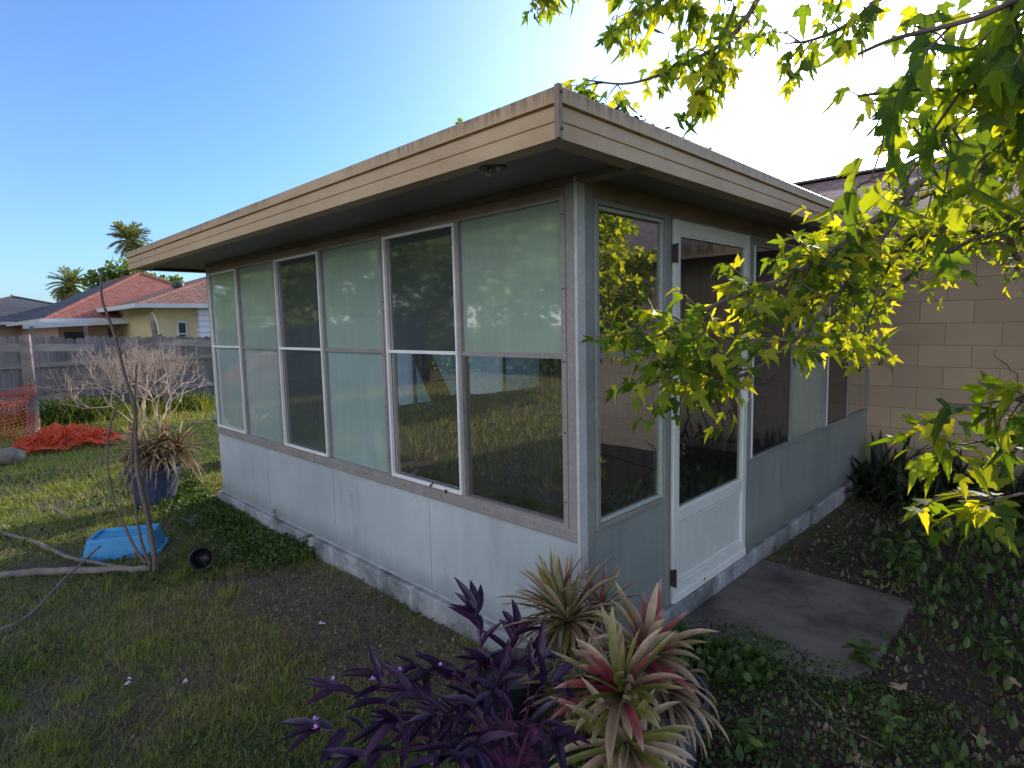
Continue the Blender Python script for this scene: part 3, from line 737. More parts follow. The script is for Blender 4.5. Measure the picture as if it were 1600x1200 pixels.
M_THATCH = tinted('dry_thatch', [(.10, .075, .05), (.20, .155, .10), (.36, .29, .19)], .8, .1, spec=.2, tcol=(1, 1, 1))
x, y, r = polar(130000, 1.3, 10, 1.0, 20, 100); ok = keep(x, y) & (x < .2); x, y, r = x[ok], y[ok], r[ok]; n = len(x)
X, Y, Z = upright(n, 5.); ln = rng.uniform(.02, .07, n)
tag(scatter('dry_thatch', BLADE[0], BLADE[1], np.stack([x, y, gz(x, y)+rng.random(n)*.008], -1), X, Y, Z, np.stack([np.maximum(.0016, r*.0006), ln, ln*.3], -1), M_THATCH), 'dry straw-coloured thatch lying between the turf blades', 'grass', kind='stuff')
# lawn out of the frame but mirrored in the clear panes
n = 26000; x = rng.uniform(-13, -1.5, n); y = rng.uniform(-11.4, -2.2, n); ok = ~keep(x, y, 60); x, y = x[ok], y[ok]; n = len(x)
X, Y, Z = upright(n, .4); ln = rng.uniform(.05, .14, n)
tag(scatter('mirrored_lawn', BLADE[0], BLADE[1], np.stack([x, y, gz(x, y)-.004], -1), X, Y, Z, np.stack([np.full(n, .012), ln, ln*.8], -1), M_GRASS, tint=np.clip(.5+.5*rng.random(n), 0, 1)), 'sunlit and shaded lawn mirrored in the clear lower window panes', 'grass', kind='stuff')
# ---- low weeds and clover
M_WEED = tinted('weed_leaves', [(.02, .045, .014), (.04, .085, .02), (.075, .125, .03), (.13, .17, .04)], .5, .3, tboost=1.3)
HEX = (np.array([(0, .5, 0), (0, 0, 0), (.42, .3, .08), (.36, .85, .05), (0, 1, -.1), (-.36, .85, .05), (-.42, .3, .08)]), np.array([(0, i, i % 6+1) for i in range(1, 7)]))
def cover(name, n, r0, r1, p, size, mat, label, dens, a0=-20, a1=100, tilt=1.6, hz=.03, cat='ground cover', tmpl=HEX, tint=None):
    x, y, r = polar(n, r0, r1, p, a0, a1); ok = keep(x, y) & (rng.random(n) < dens(x, y)); x, y, r = x[ok], y[ok], r[ok]; n = len(x)
    X, Y, Z = upright(n, tilt); s = rng.uniform(size[0], size[1], n)*np.clip(r/3.5, 1, 2)
    P = np.stack([x, y, gz(x, y)+rng.random(n)**1.5*hz], -1)
    t = np.clip(snoise(x, y, 2.2, 3)*.6+rng.random(n)*.5-.05, 0, 1) if tint is None else tint(n)
    return tag(scatter(name, tmpl[0], tmpl[1], P, X, Y, Z, s, mat, tint=t), label, cat, kind='stuff')
cover('creeping_weeds', 90000, 1.3, 9, 1.0, (.010, .022), M_WEED, 'small round-leaved creeping weeds spread through the yard',
      lambda x, y: np.where(x < .1, np.clip((snoise(x, y, 1.7, 5)-.42)*2.2, .03, .8)*np.clip(bare(x, y)+.1, .05, 1), np.clip((snoise(x, y, 1.5, 1)-.42)*2.6, .03, 1)))
cover('broad_weeds', 20000, 1.6, 8, .6, (.03, .06), M_WEED, 'broad green weeds covering the shady ground by the block house',
      lambda x, y: np.where(x > .5, np.clip((snoise(x, y, 1.2, 2)-.33)*2.5, .05, 1)*np.clip((y+.3)/1.5, .15, 1), 0), a0=-20, a1=40, hz=.10, tilt=1.2, tmpl=OVAL)
# weeds thick along the far half of the porch foot
def strip(name, n, x0, x1, y0, y1, size, hz, label, mat=None, tmpl=HEX):
    x = rng.uniform(x0, x1, n); y = y1-np.abs(rng.normal(0, (y1-y0)/2, n))
    X, Y, Z = upright(n, 1.0); P = np.stack([x, y, gz(x, y)+rng.random(n)*hz*(.4+.6*snoise(x, y, 5))], -1)
    return tag(scatter(name, tmpl[0], tmpl[1], P, X, Y, Z, rng.uniform(*size, n), mat or M_WEED, tint=np.clip(rng.random(n)*.7+snoise(x, y, 3)*.3, 0, 1)), label, 'weeds', kind='stuff')
strip('porch_foot_weeds', 10000, -4.9, -2.35, -.50, -.07, (.010, .028), .10, 'bushy green weeds along the far half of the sunroom foot')
strip('doorstep_weeds', 700, .08, .62, .30, .72, (.02, .045), .09, 'low green weeds between the bromeliads and the concrete slab')
strip('doorstep_moss', 4500, .05, 1.25, .25, .95, (.008, .018), .04, 'tiny yellow-green weeds fringing the near edge of the concrete slab')
x = 0
# ---- dead leaf litter
M_LITTER = tinted('leaf_litter', [(.030, .022, .017), (.085, .06, .042), (.16, .12, .088), (.32, .26, .19)], .8, .1, spec=.2, tcol=(1, 1, 1))
CURL = (OVAL[0]*np.array([1.3, 1, 2.2]), OVAL[1])
cover('leaf_litter', 17000, 1.2, 9, .9, (.012, .032), M_LITTER, 'dead brown leaves littering the shady right side', lambda x, y: np.where(x > .12, .7, 0)*np.clip(.3+snoise(x, y, 1.9, 6), 0, 1), a0=-20, a1=45, tilt=4, hz=.02, cat='leaf litter', tmpl=CURL)
cover('dry_debris', 60000, 1.4, 7, 1., (.006, .022), M_LITTER, 'small dry leaf crumbs on the bare soil beside the slab edge', lambda x, y: np.where(x < .1, np.clip(1.1-bare(x, y), .22, 1), .35), tilt=4, hz=.008, cat='leaf litter', tmpl=HEX)
M_TAN = plain('tan_leaf', (.42, .27, .17), .7)
def fallen(px, py, s, rot):
    P = on_z(px, py, -.105); a = rot
    Y = np.array([[cos(a), sin(a), .15]]); X, Y, Z = frames(Y, np.array([[.1, -.1, 1.]]))
    o = scatter('fallen_leaf', MAPLE[0]*np.array([1.2, 1, 1.6]), MAPLE[1], P[None], X, Y, Z, np.array([s]), M_TAN)
    return o
for (a, b_, s, r_, lab) in ((1410, 1078, .07, 2.5, 'curled tan maple leaf right of the long stick on the shady ground'), (1335, 1190, .06, .4, 'tan maple leaf at the bottom edge below the long stick'),
                        (1535, 1160, .055, 1.7, 'small tan dead leaf in the bottom right corner'), (1590, 1065, .06, 4, 'tan dead leaf at the right edge of the shady ground')):
    tag(fallen(a, b_, s, r_), lab, 'leaf', 'fallen maple leaves')

# ================================================================== maple
M_BARK = weathered('grey_bark', (.16, .12, .095), .55, 12, (1, 1, .4), .85, .5)
M_MAPLE = tinted('maple_leaves', [(.035, .075, .018), (.065, .13, .02), (.14, .21, .025), (.22, .28, .03), (.30, .33, .045)], .55, .56, spec=.18, tcol=(2.1, 1.5, .25), tboost=2.2)
M_PETI = plain('petiole', (.30, .10, .06), .5)
maple = thing('maple_tree', 'maple with backlit yellow-green lobed leaves hanging over the sunroom roof and door', 'tree', (3.7, 1.7, -.12))
def smooth_path(pts, k=6):
    pts = [np.array(p, float) for p in pts]; out_ = []
    P = [pts[0]]+pts+[pts[-1]]
    for i in range(1, len(P)-2):
        a, b_, c, d = P[i-1], P[i], P[i+1], P[i+2]
        for j in range(k):
            t = j/k; out_.append(.5*((2*b_)+(-a+c)*t+(2*a-5*b_+4*c-d)*t*t+(-a+3*b_-3*c+d)*t**3))
    out_.append(pts[-1]); return out_
def blocked(p):
    x, y, z = p
    if -L-OL-.1 < x < OX+.05 and -OY-.05 < y < W and z < 2.30: return True
    if y > W-.5 and x > HX0: return True
    return z < .05
def bough(tree, pts, r0, r1, ntw, tl, ls, t0=.25, hang=.5, tilt=.5, mat=M_MAPLE, tmpl=MAPLE, spacing=.05, name='foliage', pet=True, gap=.0, jit=.35, flat=0., tshift=0):
    path = smooth_path(pts); n = len(path)
    wood = MB(); wood.tube(path, [r0+(r1-r0)*(i/(n-1))**.7 for i in range(n)], 7)
    Ps, Ys, Ns, Ss, Ts = [], [], [], [], []
    L_ = np.array([np.linalg.norm(path[i+1]-path[i]) for i in range(n-1)]); cum = np.concatenate([[0], np.cumsum(L_)])
    for k in range(ntw):
        s = (t0+(1-t0)*rng.random()**.85)*cum[-1]; i = min(np.searchsorted(cum, s)-1, n-2); i = max(i, 0)
        st = path[i]+(path[i+1]-path[i])*((s-cum[i])/max(L_[i], 1e-6)); tan = unit(path[i+1]-path[i])
        d = unit(tan*.7+rng.normal(0, .7, 3)+np.array([0, 0, -.15*hang])); ln = tl*rng.uniform(.4, 1.1); m_ = max(3, int(ln/spacing))
        p = st.copy(); tp = [p.copy()]
        for j in range(m_):
            d = unit(d+rng.normal(0, .16, 3)+np.array([0, 0, -.10*hang])); p = p+d*ln/m_; tp.append(p.copy())
            if blocked(p): break
            sd = unit(np.cross(d, np.array([0, 0, 1.])+rng.normal(0, .3, 3)))
            for sgn in ((-1, 1) if rng.random() > gap else (1,)):
                o_ = unit(sd*sgn*.9+d*.5+rng.normal(0, jit, 3)); q = p+o_*ls*.38+np.array([0, 0, -.004])
                y_ = unit(o_*(1-hang*.5)+np.array([0, 0, -1.])*hang*rng.uniform(.5, 1.6)+rng.normal(0, .15, 3))
                nn = np.array([0, 0, 1.])*(1-hang*.6+flat)+rng.normal(0, tilt, 3)
                if pet: wood.tube([p, (p+q)/2+np.array([0, 0, .004]), q], .0009 if ls < .09 else .0012, 3, False)
                Ps.append(q); Ys.append(y_); Ns.append(nn); Ss.append(ls*rng.uniform(.55, 1.15)); Ts.append(rng.random())
        wood.tube(tp, [max(.0017, .0035*(1-j/len(tp))) for j in range(len(tp))], 4, False)
    br = wood.build('branch', M_BARK, tree, smooth=True)
    if Ps:
        X, Y, Z = frames(np.array(Ys), np.array(Ns)); S_ = np.array(Ss)
        S_ = np.stack([S_*rng.uniform(.85, 1.12, len(S_)), S_, S_*rng.normal(1.1, .7, len(S_))], -1)
        tt = np.clip(np.array(Ts)**1.2*.95+tshift, 0, 1); PP = np.array(Ps); alt = rng.random(len(PP)) < (.5 if tmpl is MAPLE else 0)
        for mk, tp_ in ((~alt, tmpl), (alt, MAPLE2)):
            if mk.any(): scatter(name, tp_[0], tp_[1], PP[mk], X[mk], Y[mk], Z[mk], S_[mk], mat, br, tt[mk])
    return br
tk = MB(); tk.tube(smooth_path([(3.75, 1.75, -.3), (3.7, 1.7, .6), (3.75, 1.6, 1.5), (3.6, 1.6, 2.4), (3.7, 1.7, 3.4), (3.8, 1.9, 4.6), (3.7, 2.1, 6.0)]), [.17-.13*(i/36) for i in range(37)], 12)
tk.build('trunk', M_BARK, maple, smooth=True)
F0 = (3.65, 1.62, 2.1); F1_ = (3.6, 1.6, 2.7); F2 = (3.7, 1.7, 3.4)
fork = pd(1432, 288, 2.5)
bough(maple, [F0, pd(1800, 210, 3.0), pd(1600, 240, 2.7), fork], .035, .014, 16, .35, .075, .55, tilt=.6)
bough(maple, [fork, pd(1330, 372, 2.3), pd(1230, 432, 2.1), pd(1130, 470, 1.95), pd(1050, 515, 1.8), pd(1015, 528, 1.72)], .012, .003, 58, .18, .058, .1, hang=.45, tilt=.6)
bough(maple, [fork, pd(1380, 370, 2.35), pd(1300, 470, 2.15), pd(1230, 540, 1.95), pd(1150, 590, 1.8), pd(1080, 578, 1.7), pd(1040, 590, 1.62)], .011, .003, 36, .17, .060, .12, hang=.45, tilt=.6)
bough(maple, [F0, pd(1750, 330, 4.0), pd(1560, 340, 3.8), pd(1440, 365, 3.6), pd(1340, 410, 3.5), pd(1270, 450, 3.3)], .02, .004, 120, .26, .060, .15, tilt=.7, hang=.25, pet=False)
bough(maple, [F0, pd(1720, 420, 3.8), pd(1560, 365, 3.7), pd(1440, 420, 3.5), pd(1370, 470, 3.4), pd(1345, 540, 3.4)], .02, .004, 80, .20, .056, .15, tilt=.7, hang=.25, pet=False)
bough(maple, [F1_, pd(1650, 230, 3.4), pd(1520, 270, 3.2), pd(1400, 330, 3.0), pd(1300, 380, 2.9)], .02, .004, 80, .26, .060, .2, tilt=.7, hang=.3, pet=False)
# over the roof
bough(maple, [F2, pd(1500, -160, 3.6), pd(1240, -60, 3.3), pd(1150, 50, 3.1), pd(1070, 100, 3.0), pd(985, 130, 3.0), pd(915, 125, 3.0)], .022, .003, 52, .22, .076, .38, hang=.75, tilt=.5)
bough(maple, [pd(1240, -60, 3.3), pd(1130, -30, 3.1), pd(1060, 5, 3.0), pd(990, 20, 3.0)], .012, .003, 18, .24, .080, .3, hang=.8, tilt=.5)
bough(maple, [pd(1150, 10, 3.15), pd(1130, 60, 3.1), pd(1125, 110, 3.05), pd(1095, 150, 3.0)], .007, .002, 10, .16, .080, .3, hang=.9, tilt=.5)
bough(maple, [F2, pd(1600, -140, 2.8), pd(1400, -20, 2.6), pd(1330, 35, 2.5), pd(1270, 62, 2.5), pd(1225, 68, 2.5)], .02, .002, 22, .20, .070, .55, hang=.9, tilt=.5)
bough(maple, [pd(1240, -60, 3.3), pd(1000, -70, 3.6), pd(880, -30, 3.6), pd(838, 4, 3.6)], .012, .002, 9, .14, .070, .8, hang=.8, tilt=.5, pet=False)
# close to the camera, hanging in the upper right
bough(maple, [F1_, pd(1900, -60, 1.7), pd(1650, -20, 1.35), pd(1520, 30, 1.25), pd(1400, 60, 1.2), pd(1340, 85, 1.2)], .008, .0025, 48, .24, .066, .30, hang=1.3, tilt=.6, tshift=-.3)
bough(maple, [F1_, pd(1900, 90, 1.8), pd(1660, 110, 1.5), pd(1540, 140, 1.45), pd(1430, 140, 1.4), pd(1340, 150, 1.35)], .008, .0025, 50, .24, .070, .25, hang=1.3, tilt=.6, tshift=-.25)
bough(maple, [F1_, pd(1900, 200, 2.2), pd(1680, 190, 2.0), pd(1540, 220, 1.9), pd(1440, 220, 1.8)], .009, .0025, 70, .28, .068, .25, hang=1.0, tilt=.6, tshift=-.1)
# the crown beyond the right edge of the picture, seen in the side panes
for (c, n_) in (((2.0, 3.2, 2.25), 50), ((2.02, 3.5, 2.55), 50), ((2.1, 3.6, 1.95), 50), ((2.0, 3.35, 1.65), 46), ((2.2, 3.65, 2.9), 40), ((2.0, 2.95, 2.65), 40), ((2.3, 3.55, 2.25), 50), ((2.0, 3.7, 2.2), 50), ((2.1, 2.6, 2.2), 36), ((2.3, 2.4, 2.8), 36), ((2.6, 3.3, 2.6), 30), ((2.05, 3.75, 1.4), 30)):
    bough(maple, [F0, ((F0[0]+c[0])/2, (F0[1]+c[1])/2, c[2]-.1), c], .02, .004, n_, .34, .08, .6, tilt=.7, pet=False, tmpl=MAPLE_S)

# young maple shoot, lower right
sap = thing('maple_sapling', 'young maple shoot with broad flat leaves before the block wall at the right edge', 'sapling', (1.5, 1.9, -.12))
gs_ = on_z(1490, 830, -.12)
bough(sap, [gs_, pd(1530, 770, 2.9), pd(1575, 715, 2.6), pd(1640, 650, 2.4)], .012, .006, 4, .2, .09, .5, hang=.25, tilt=.25, flat=.5)
bough(sap, [pd(1640, 650, 2.4), pd(1590, 625, 2.1), pd(1530, 632, 2.0), pd(1470, 630, 1.95)], .006, .002, 8, .11, .085, .15, hang=.25, tilt=.25, flat=.6)
bough(sap, [pd(1575, 715, 2.6), pd(1540, 690, 2.3), pd(1500, 695, 2.2), pd(1460, 680, 2.15)], .005, .002, 5, .10, .085, .3, hang=.25, tilt=.25, flat=.6)
bough(sap, [pd(1640, 760, 2.4), pd(1580, 775, 2.3), pd(1520, 780, 2.2), pd(1470, 770, 2.2)], .005, .002, 4, .10, .085, .3, hang=.25, tilt=.25, flat=.6)

# ================================================================== generic trees
def tree(name, label, base, h, clumps, leaf, mat, nleaf, trunk=.15, group=None, cat='tree'):
    t = thing(name, label, cat, base, group); b = np.array(base, float)
    tm = MB(); top = b+np.array([.1, .1, h*.8])
    tm.tube(smooth_path([b-np.array([0, 0, .2]), b+np.array([.08, -.05, h*.3]), b+np.array([-.05, .08, h*.55]), top], 4), [trunk*(1-.07*i) for i in range(13)], 8)
    for (c, r) in clumps:
        s = b+np.array([0, 0, min(h*.5, c[2]*.7)]); tm.tube([s, (s+b+np.array(c))/2+np.array([0, 0, -.15*r]), b+np.array(c)], [trunk*.45, trunk*.3, trunk*.1], 5)
    tm.build('trunk', M_BARK, t, smooth=True)
    Ps, Ts = [], []; tot = sum(r**2 for _, r in clumps)
    for (c, r) in clumps:
        k = int(nleaf*r*r/tot); d = unit(rng.normal(0, 1, (k, 3)))
        rad = r*(rng.random(k)**.45)*(1+.22*np.sin(5*d[:, 0]+3*d[:, 1]+c[0])*np.sin(4*d[:, 2]+c[1]))
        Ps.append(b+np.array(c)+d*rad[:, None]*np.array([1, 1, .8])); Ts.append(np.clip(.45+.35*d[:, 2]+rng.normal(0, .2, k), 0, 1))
    P = np.concatenate(Ps); n = len(P); Yd = unit(rng.normal(0, 1, (n, 3))+np.array([0, 0, -.4])); X, Y, Z = frames(Yd, rng.normal(0, 1, (n, 3))+np.array([0, 0, .6]))
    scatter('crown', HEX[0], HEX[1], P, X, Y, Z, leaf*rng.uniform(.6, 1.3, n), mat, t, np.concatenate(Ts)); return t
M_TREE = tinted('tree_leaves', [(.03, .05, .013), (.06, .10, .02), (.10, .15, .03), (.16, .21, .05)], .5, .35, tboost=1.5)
def rclumps(n, cx, cz, sp, r): return [((cx+rng.normal()*sp, rng.normal()*sp, cz+rng.normal()*sp*.7), r*rng.uniform(.6, 1.2)) for _ in range(n)]
tb = pd(722, 185, 17.0)
tree('shade_tree', 'tall tree whose leafy top just shows above the long sunroom fascia', (tb[0], tb[1], -.12), 8.4,
     [((0, 0, tb[2]-.40), .5), ((.3, .1, tb[2]-2.0), 1.0), ((-.5, .3, 5.4), 1.2), ((.9, -.3, 5.2), 1.3), ((0, 0, 4.8), 1.6), ((-1., .4, 4.4), 1.2), ((.7, .2, 4.3), 1.2), ((.2, -.2, 3.4), 1.2)], .13, M_TREE, 9000)
tb2 = pd(848, 152, 19)
tree('shade_tree', 'tree behind the house with a small tip of leaves at the near roof corner', (tb2[0], tb2[1], -.12), 9.5, [((0, 0, tb2[2]-.75), .4), ((.5, 0, tb2[2]-2.6), 1.0), ((.4, 0, 5.6), 1.4), ((.3, 0, 4.6), 1.6)], .13, M_TREE, 5000)

M_TREEL = tinted('sunny_tree_leaves', [(.05, .09, .02), (.13, .18, .04), (.24, .29, .07), (.36, .38, .12)], .5, .3, tboost=1.3)  # lighter leaf ramp: sunlight on the mirrored trees put into the colour
# trees and fence on the near side of the yard, seen in the panes
for i, (x, y, h, lab) in enumerate(((-42, -11, 9, 'seen farthest off in the far pane'), (-35, -13, 8.5, 'second farthest along the row'), (-28.5, -11.5, 8, 'third farthest along the row'), (-23, -13, 7.6, 'in the middle of the row'), (-18.5, -14.5, 7.2, 'fourth from the near end'), (-14, -14.2, 7.6, 'third from the near end'), (-9.5, -14.5, 7.0, 'second from the near end'), (-5, -15, 7.4, 'nearest the corner window'))):
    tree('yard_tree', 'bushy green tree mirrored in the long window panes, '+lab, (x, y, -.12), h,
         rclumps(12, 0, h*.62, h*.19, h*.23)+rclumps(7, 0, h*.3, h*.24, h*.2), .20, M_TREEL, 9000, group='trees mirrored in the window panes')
# ================================================================== fences
M_WOODG = weathered('grey_fence_wood', (.34, .30, .28), .35, 5, (1, 1, .12), .85, .5, .45)
M_WOODO = weathered('old_grey_timber', (.30, .26, .22), .45, 7, (.3, .3, 1), .9, .6, .35)
M_WOODT = weathered('old_grey_rail', (.48, .43, .36), .4, 6, (1, .1, 1), .9, .6, .35)
def fence(label, p0, p1, z0, h0, h1, face, group=None):
    p0, p1 = np.array(p0, float), np.array(p1, float); d = p1-p0; Ln = np.linalg.norm(d); d /= Ln; nrm = np.array([-d[1], d[0]])*face
    t = thing('board_fence', label, 'fence', (*(p0+p1)/2, z0), group)
    b = MB(); s = 0
    while s < Ln:
        w_ = .138+rng.normal()*.004; k = s/Ln; h = h0+(h1-h0)*k+rng.normal()*.012
        if rng.random() < .05: h -= .06
        o = rng.normal()*.005; ln = rng.normal()*.006
        def P(u, z, v): q = p0+d*(s+u+ln*z)+nrm*(v+o); return (q[0], q[1], z)
        c = .035
        ring = [(0.0, z0), (w_, z0), (w_, h-c), (w_-c, h), (c, h), (0, h-c)]
        i0 = len(b.v); b.v += [P(u, z, 0) for u, z in ring]+[P(u, z, .018) for u, z in ring]
        b.f += [tuple(range(i0+5, i0-1, -1)), tuple(range(i0+6, i0+12))]+[(i0+j, i0+(j+1) % 6, i0+6+(j+1) % 6, i0+6+j) for j in range(6)]
        s += w_+rng.uniform(.003, .012)
    b.build('boards', M_WOODG, t)
    for z in (.32, .95):
        r_ = MB(); q0, q1 = p0+nrm*.04, p1+nrm*.04; r_.obox((*q0, z), (*q1, z), .035, .085); r_.build('rail', M_WOODT, t)
    for s in np.arange(.4, Ln, 2.4):
        q = p0+d*s+nrm*.075; r_ = MB(); r_.box(q[0]-.045, q[0]+.045, q[1]-.045, q[1]+.045, z0, h0+(h1-h0)*s/Ln-.1); r_.build('post', M_WOODO, t)
    return t
fence('weathered grey dog-eared board fence across the far end of the yard', (-12.75, -9.), (-12.75, 9.), -.25, 1.74, 1.22, -1)
tree('added_hedge', 'dark bush row added out of view to block bright sky mirrored in the long window panes', (-10, -11.8, -.12), 1.5, [((x_, rng.normal()*.2, .75), .95) for x_ in np.arange(-24, 13, 1.1)], .16, M_TREE, 26000, .03, cat='added_hedge')  # unseen row added to keep bright sky out of the pane reflections

old = thing('rail_fence_remains', 'remains of an old rail fence with leaning posts in front of the board fence', 'fence', (-11.1, .3, -.12))
def on_X(px, py, X): return tuple(on_x(px, py, X))
r_ = MB(); a = np.array(on_X(38, 523, -11.1)); r_.tube([(a[0], a[1], -.3), (a[0]+.01, a[1], .6), tuple(a)], [.09, .085, .08], 8); r_.build('post', M_WOODO, old)
r_ = MB(); r_.tube([on_X(52, 690, -11.0), on_X(50, 615, -11.05), on_X(46, 590, -11.05)], [.09, .08, .04], 7); r_.build('post', M_WOODO, old)
r_ = MB(); r_.tube([on_X(266, 655, -11.9), on_X(252, 570, -11.9), on_X(240, 505, -11.9), on_X(236, 488, -11.9)], [.075, .07, .065, .03], 7); r_.build('post', M_WOODO, old)
r_ = MB(); r_.obox(on_X(-60, 543, -11.2), on_X(147, 543, -11.4), .05, .13); r_.build('rail', M_WOODT, old)
r_ = MB(); r_.obox(on_X(245, 534, -11.85), on_X(336, 537, -11.9), .05, .13); r_.build('rail', M_WOODT, old)
r_ = MB(); r_.obox(on_X(200, 541, -11.75), on_X(254, 525, -11.6), .05, .10); r_.obox(on_X(160, 546, -11.75), on_X(210, 540, -11.75), .05, .07); r_.build('broken_rail', weathered('split_timber', (.24, .21, .19), .4, 9, (1, .2, 1), .9, .7, .4), old)
r_ = MB(); r_.obox(on_X(-20, 614, -12.2), on_X(160, 602, -12.4), .05, .09); r_.build('rail', M_WOODO, old)

# dry twiggy bush
M_TWIG = plain('pale_dry_twigs', (.78, .56, .42), .8)
bush = MB()
def grow(p, d, ln, r, k, mb, spread=.5, up=.15, forks=(2, 3), kmax=5, seg=3):
    pts = [p.copy()]
    for i in range(seg): d = unit(d+rng.normal(0, .16, 3)+np.array([0, 0, up*.25])); p = p+d*ln/seg; pts.append(p.copy())
    mb.tube(pts, [r*(1-.35*i/seg) for i in range(seg+1)], 4 if k < 3 else 3, False)
    if k < kmax:
        for _ in range(rng.integers(forks[0], forks[1]+1)):
            grow(p, unit(d+rng.normal(0, spread, 3)+np.array([0, 0, up])), ln*rng.uniform(.65, .9), r*.68, k+1, mb, spread, up, forks, kmax, seg)
bc = np.array(on_z(205, 655, -.12))*np.array([1, 1, 1])
bc = np.array([-10.9, 1.0, -.12])
for i in range(12):
    a = rng.random()*2*pi; grow(bc+np.array([cos(a), sin(a), 0])*.25, unit(np.array([cos(a)*.35, sin(a)*.6, 1])), .45, .016, 0, bush, .42, .20)
tag(bush.build('dry_bush', M_TWIG), 'pale leafless twiggy bush in front of the board fence', 'bush')
# green undergrowth before the fence
for (px, py, n_, sz, lab) in ((100, 660, 1500, .6, 'low green bush behind the heap of orange netting'), (145, 655, 1300, .55, 'low green bush left of the dry twiggy bush'), (235, 640, 900, .4, 'small dark green bush beside the leaning post'), (300, 640, 1100, .45, 'yellow-green weeds between the leaning post and the sunroom')):
    g = on_z(px, py, -.12); t = thing('low_bush', lab, 'bush', tuple(g), 'low bushes along the far fence')
    d = unit(rng.normal(0, 1, (n_, 3))); d[:, 2] = np.abs(d[:, 2]); P = g+d*sz*(rng.random(n_)**.4)[:, None]*np.array([.7, 1.2, .75])
    X, Y, Z = frames(rng.normal(0, 1, (n_, 3))+np.array([0, 0, .6]), rng.normal(0, 1, (n_, 3)))
    scatter('leaves', LANCE[0], LANCE[1], P, X, Y, Z, rng.uniform(.05, .12, n_), M_TREE, t, rng.random(n_))
    s_ = MB()
    for _ in range(12): q = g+unit(rng.normal(0, 1, 3)+np.array([0, 0, 1.5]))*sz*.8; s_.tube([g, (g+q)/2+rng.normal(0, .03, 3), q], [.008, .006, .003], 4)
    s_.build('stems', M_TWIG, t)

# orange plastic netting
M_NET = tinted('orange_netting', [(.80, .14, .05), (.92, .24, .08), (.98, .42, .22)], .45, .3, tcol=(1.2, .9, .9), tboost=1.1)
def netting(name, label, fn, nu, nv, wd):
    P = np.array([[fn(i/(nu-1), j/(nv-1)) for j in range(nv)] for i in range(nu)]); mb = MB()
    for i in range(nu):
        mb.tube([P[i, j] for j in range(nv)], wd, 3, False)
    for j in range(nv):
        mb.tube([P[i, j] for i in range(nu)], wd*.8, 3, False)
    o = mb.build(name, M_NET); return tag(o, label, 'netting', 'orange plastic netting')
def heap(u, v):
    a = u*5.0+.6*sin(v*9); x = -9.25+.95*(v-.5)+.13*sin(u*31+v*7)+.10*sin(v*40+u*13); y = -1.0+1.15*u+.10*sin(v*23+u*17)
    z = -.10+.27*max(0, 1-((u-.45)/.5)**2)*max(.05, 1-(2*v-1)**2)*(.55+.45*sin(u*27+v*19))+.05*abs(sin(u*40+v*33)); return (x, y, z)
netting('orange_netting', 'crumpled heap of orange plastic netting lying on the grass', heap, 44, 24, .0065)
def drape(u, v):
    y = -3.4+2.75*u; x = -10.6+.22*sin(u*9+v*3)+.12*sin(v*13+u*21); z = -.1+(1.05-.25*u+.12*sin(u*13))*v; return (x, y+.08*sin(v*11+u*5), z)
netting('orange_netting', 'orange plastic netting hanging upright round the old fence post at the left edge', drape, 46, 18, .0065)
def drape2(u, v):
    y = -.55+1.0*u; x = -11.9+.08*sin(u*9+v*3); z = .05+(.75-.1*u)*v; return (x, y, z)

# ================================================================== neighbours
M_RED = shingle_mat('red_shingles', (.36, .135, .10), (.42, .17, .13), (.20, .08, .06), 1, 'Y')
M_GREYR = shingle_mat('grey_and_shade_shingles', (.09, .09, .10), (.12, .12, .13), (.05, .05, .05), 1, 'X')
M_BRN = shingle_mat('redbrown_shingles', (.25, .12, .09), (.34, .18, .14), (.12, .06, .05), 1, 'Y')
M_PINK = weathered('pink_render', (.55, .36, .28), .85, 2, rough=.8)
M_YEL = weathered('yellow_render', (.66, .55, .30), .88, 2, rough=.8)
M_SIDING = None
m = NT('white_siding'); wv = m.n('ShaderNodeTexWave', wave_type='BANDS', bands_direction='Z'); wv.inputs['Scale'].default_value = 1.7; m.l(m.vec(), wv.inputs[0])
M_SIDING = m.out(m.bsdf(m.mix(m.ramp(wv.outputs[0], ((0, 0), (.15, 1))), (.4, .42, .45), (.72, .74, .77)), .6))
M_WIN = plain('dark_window', (.05, .06, .07), .1)
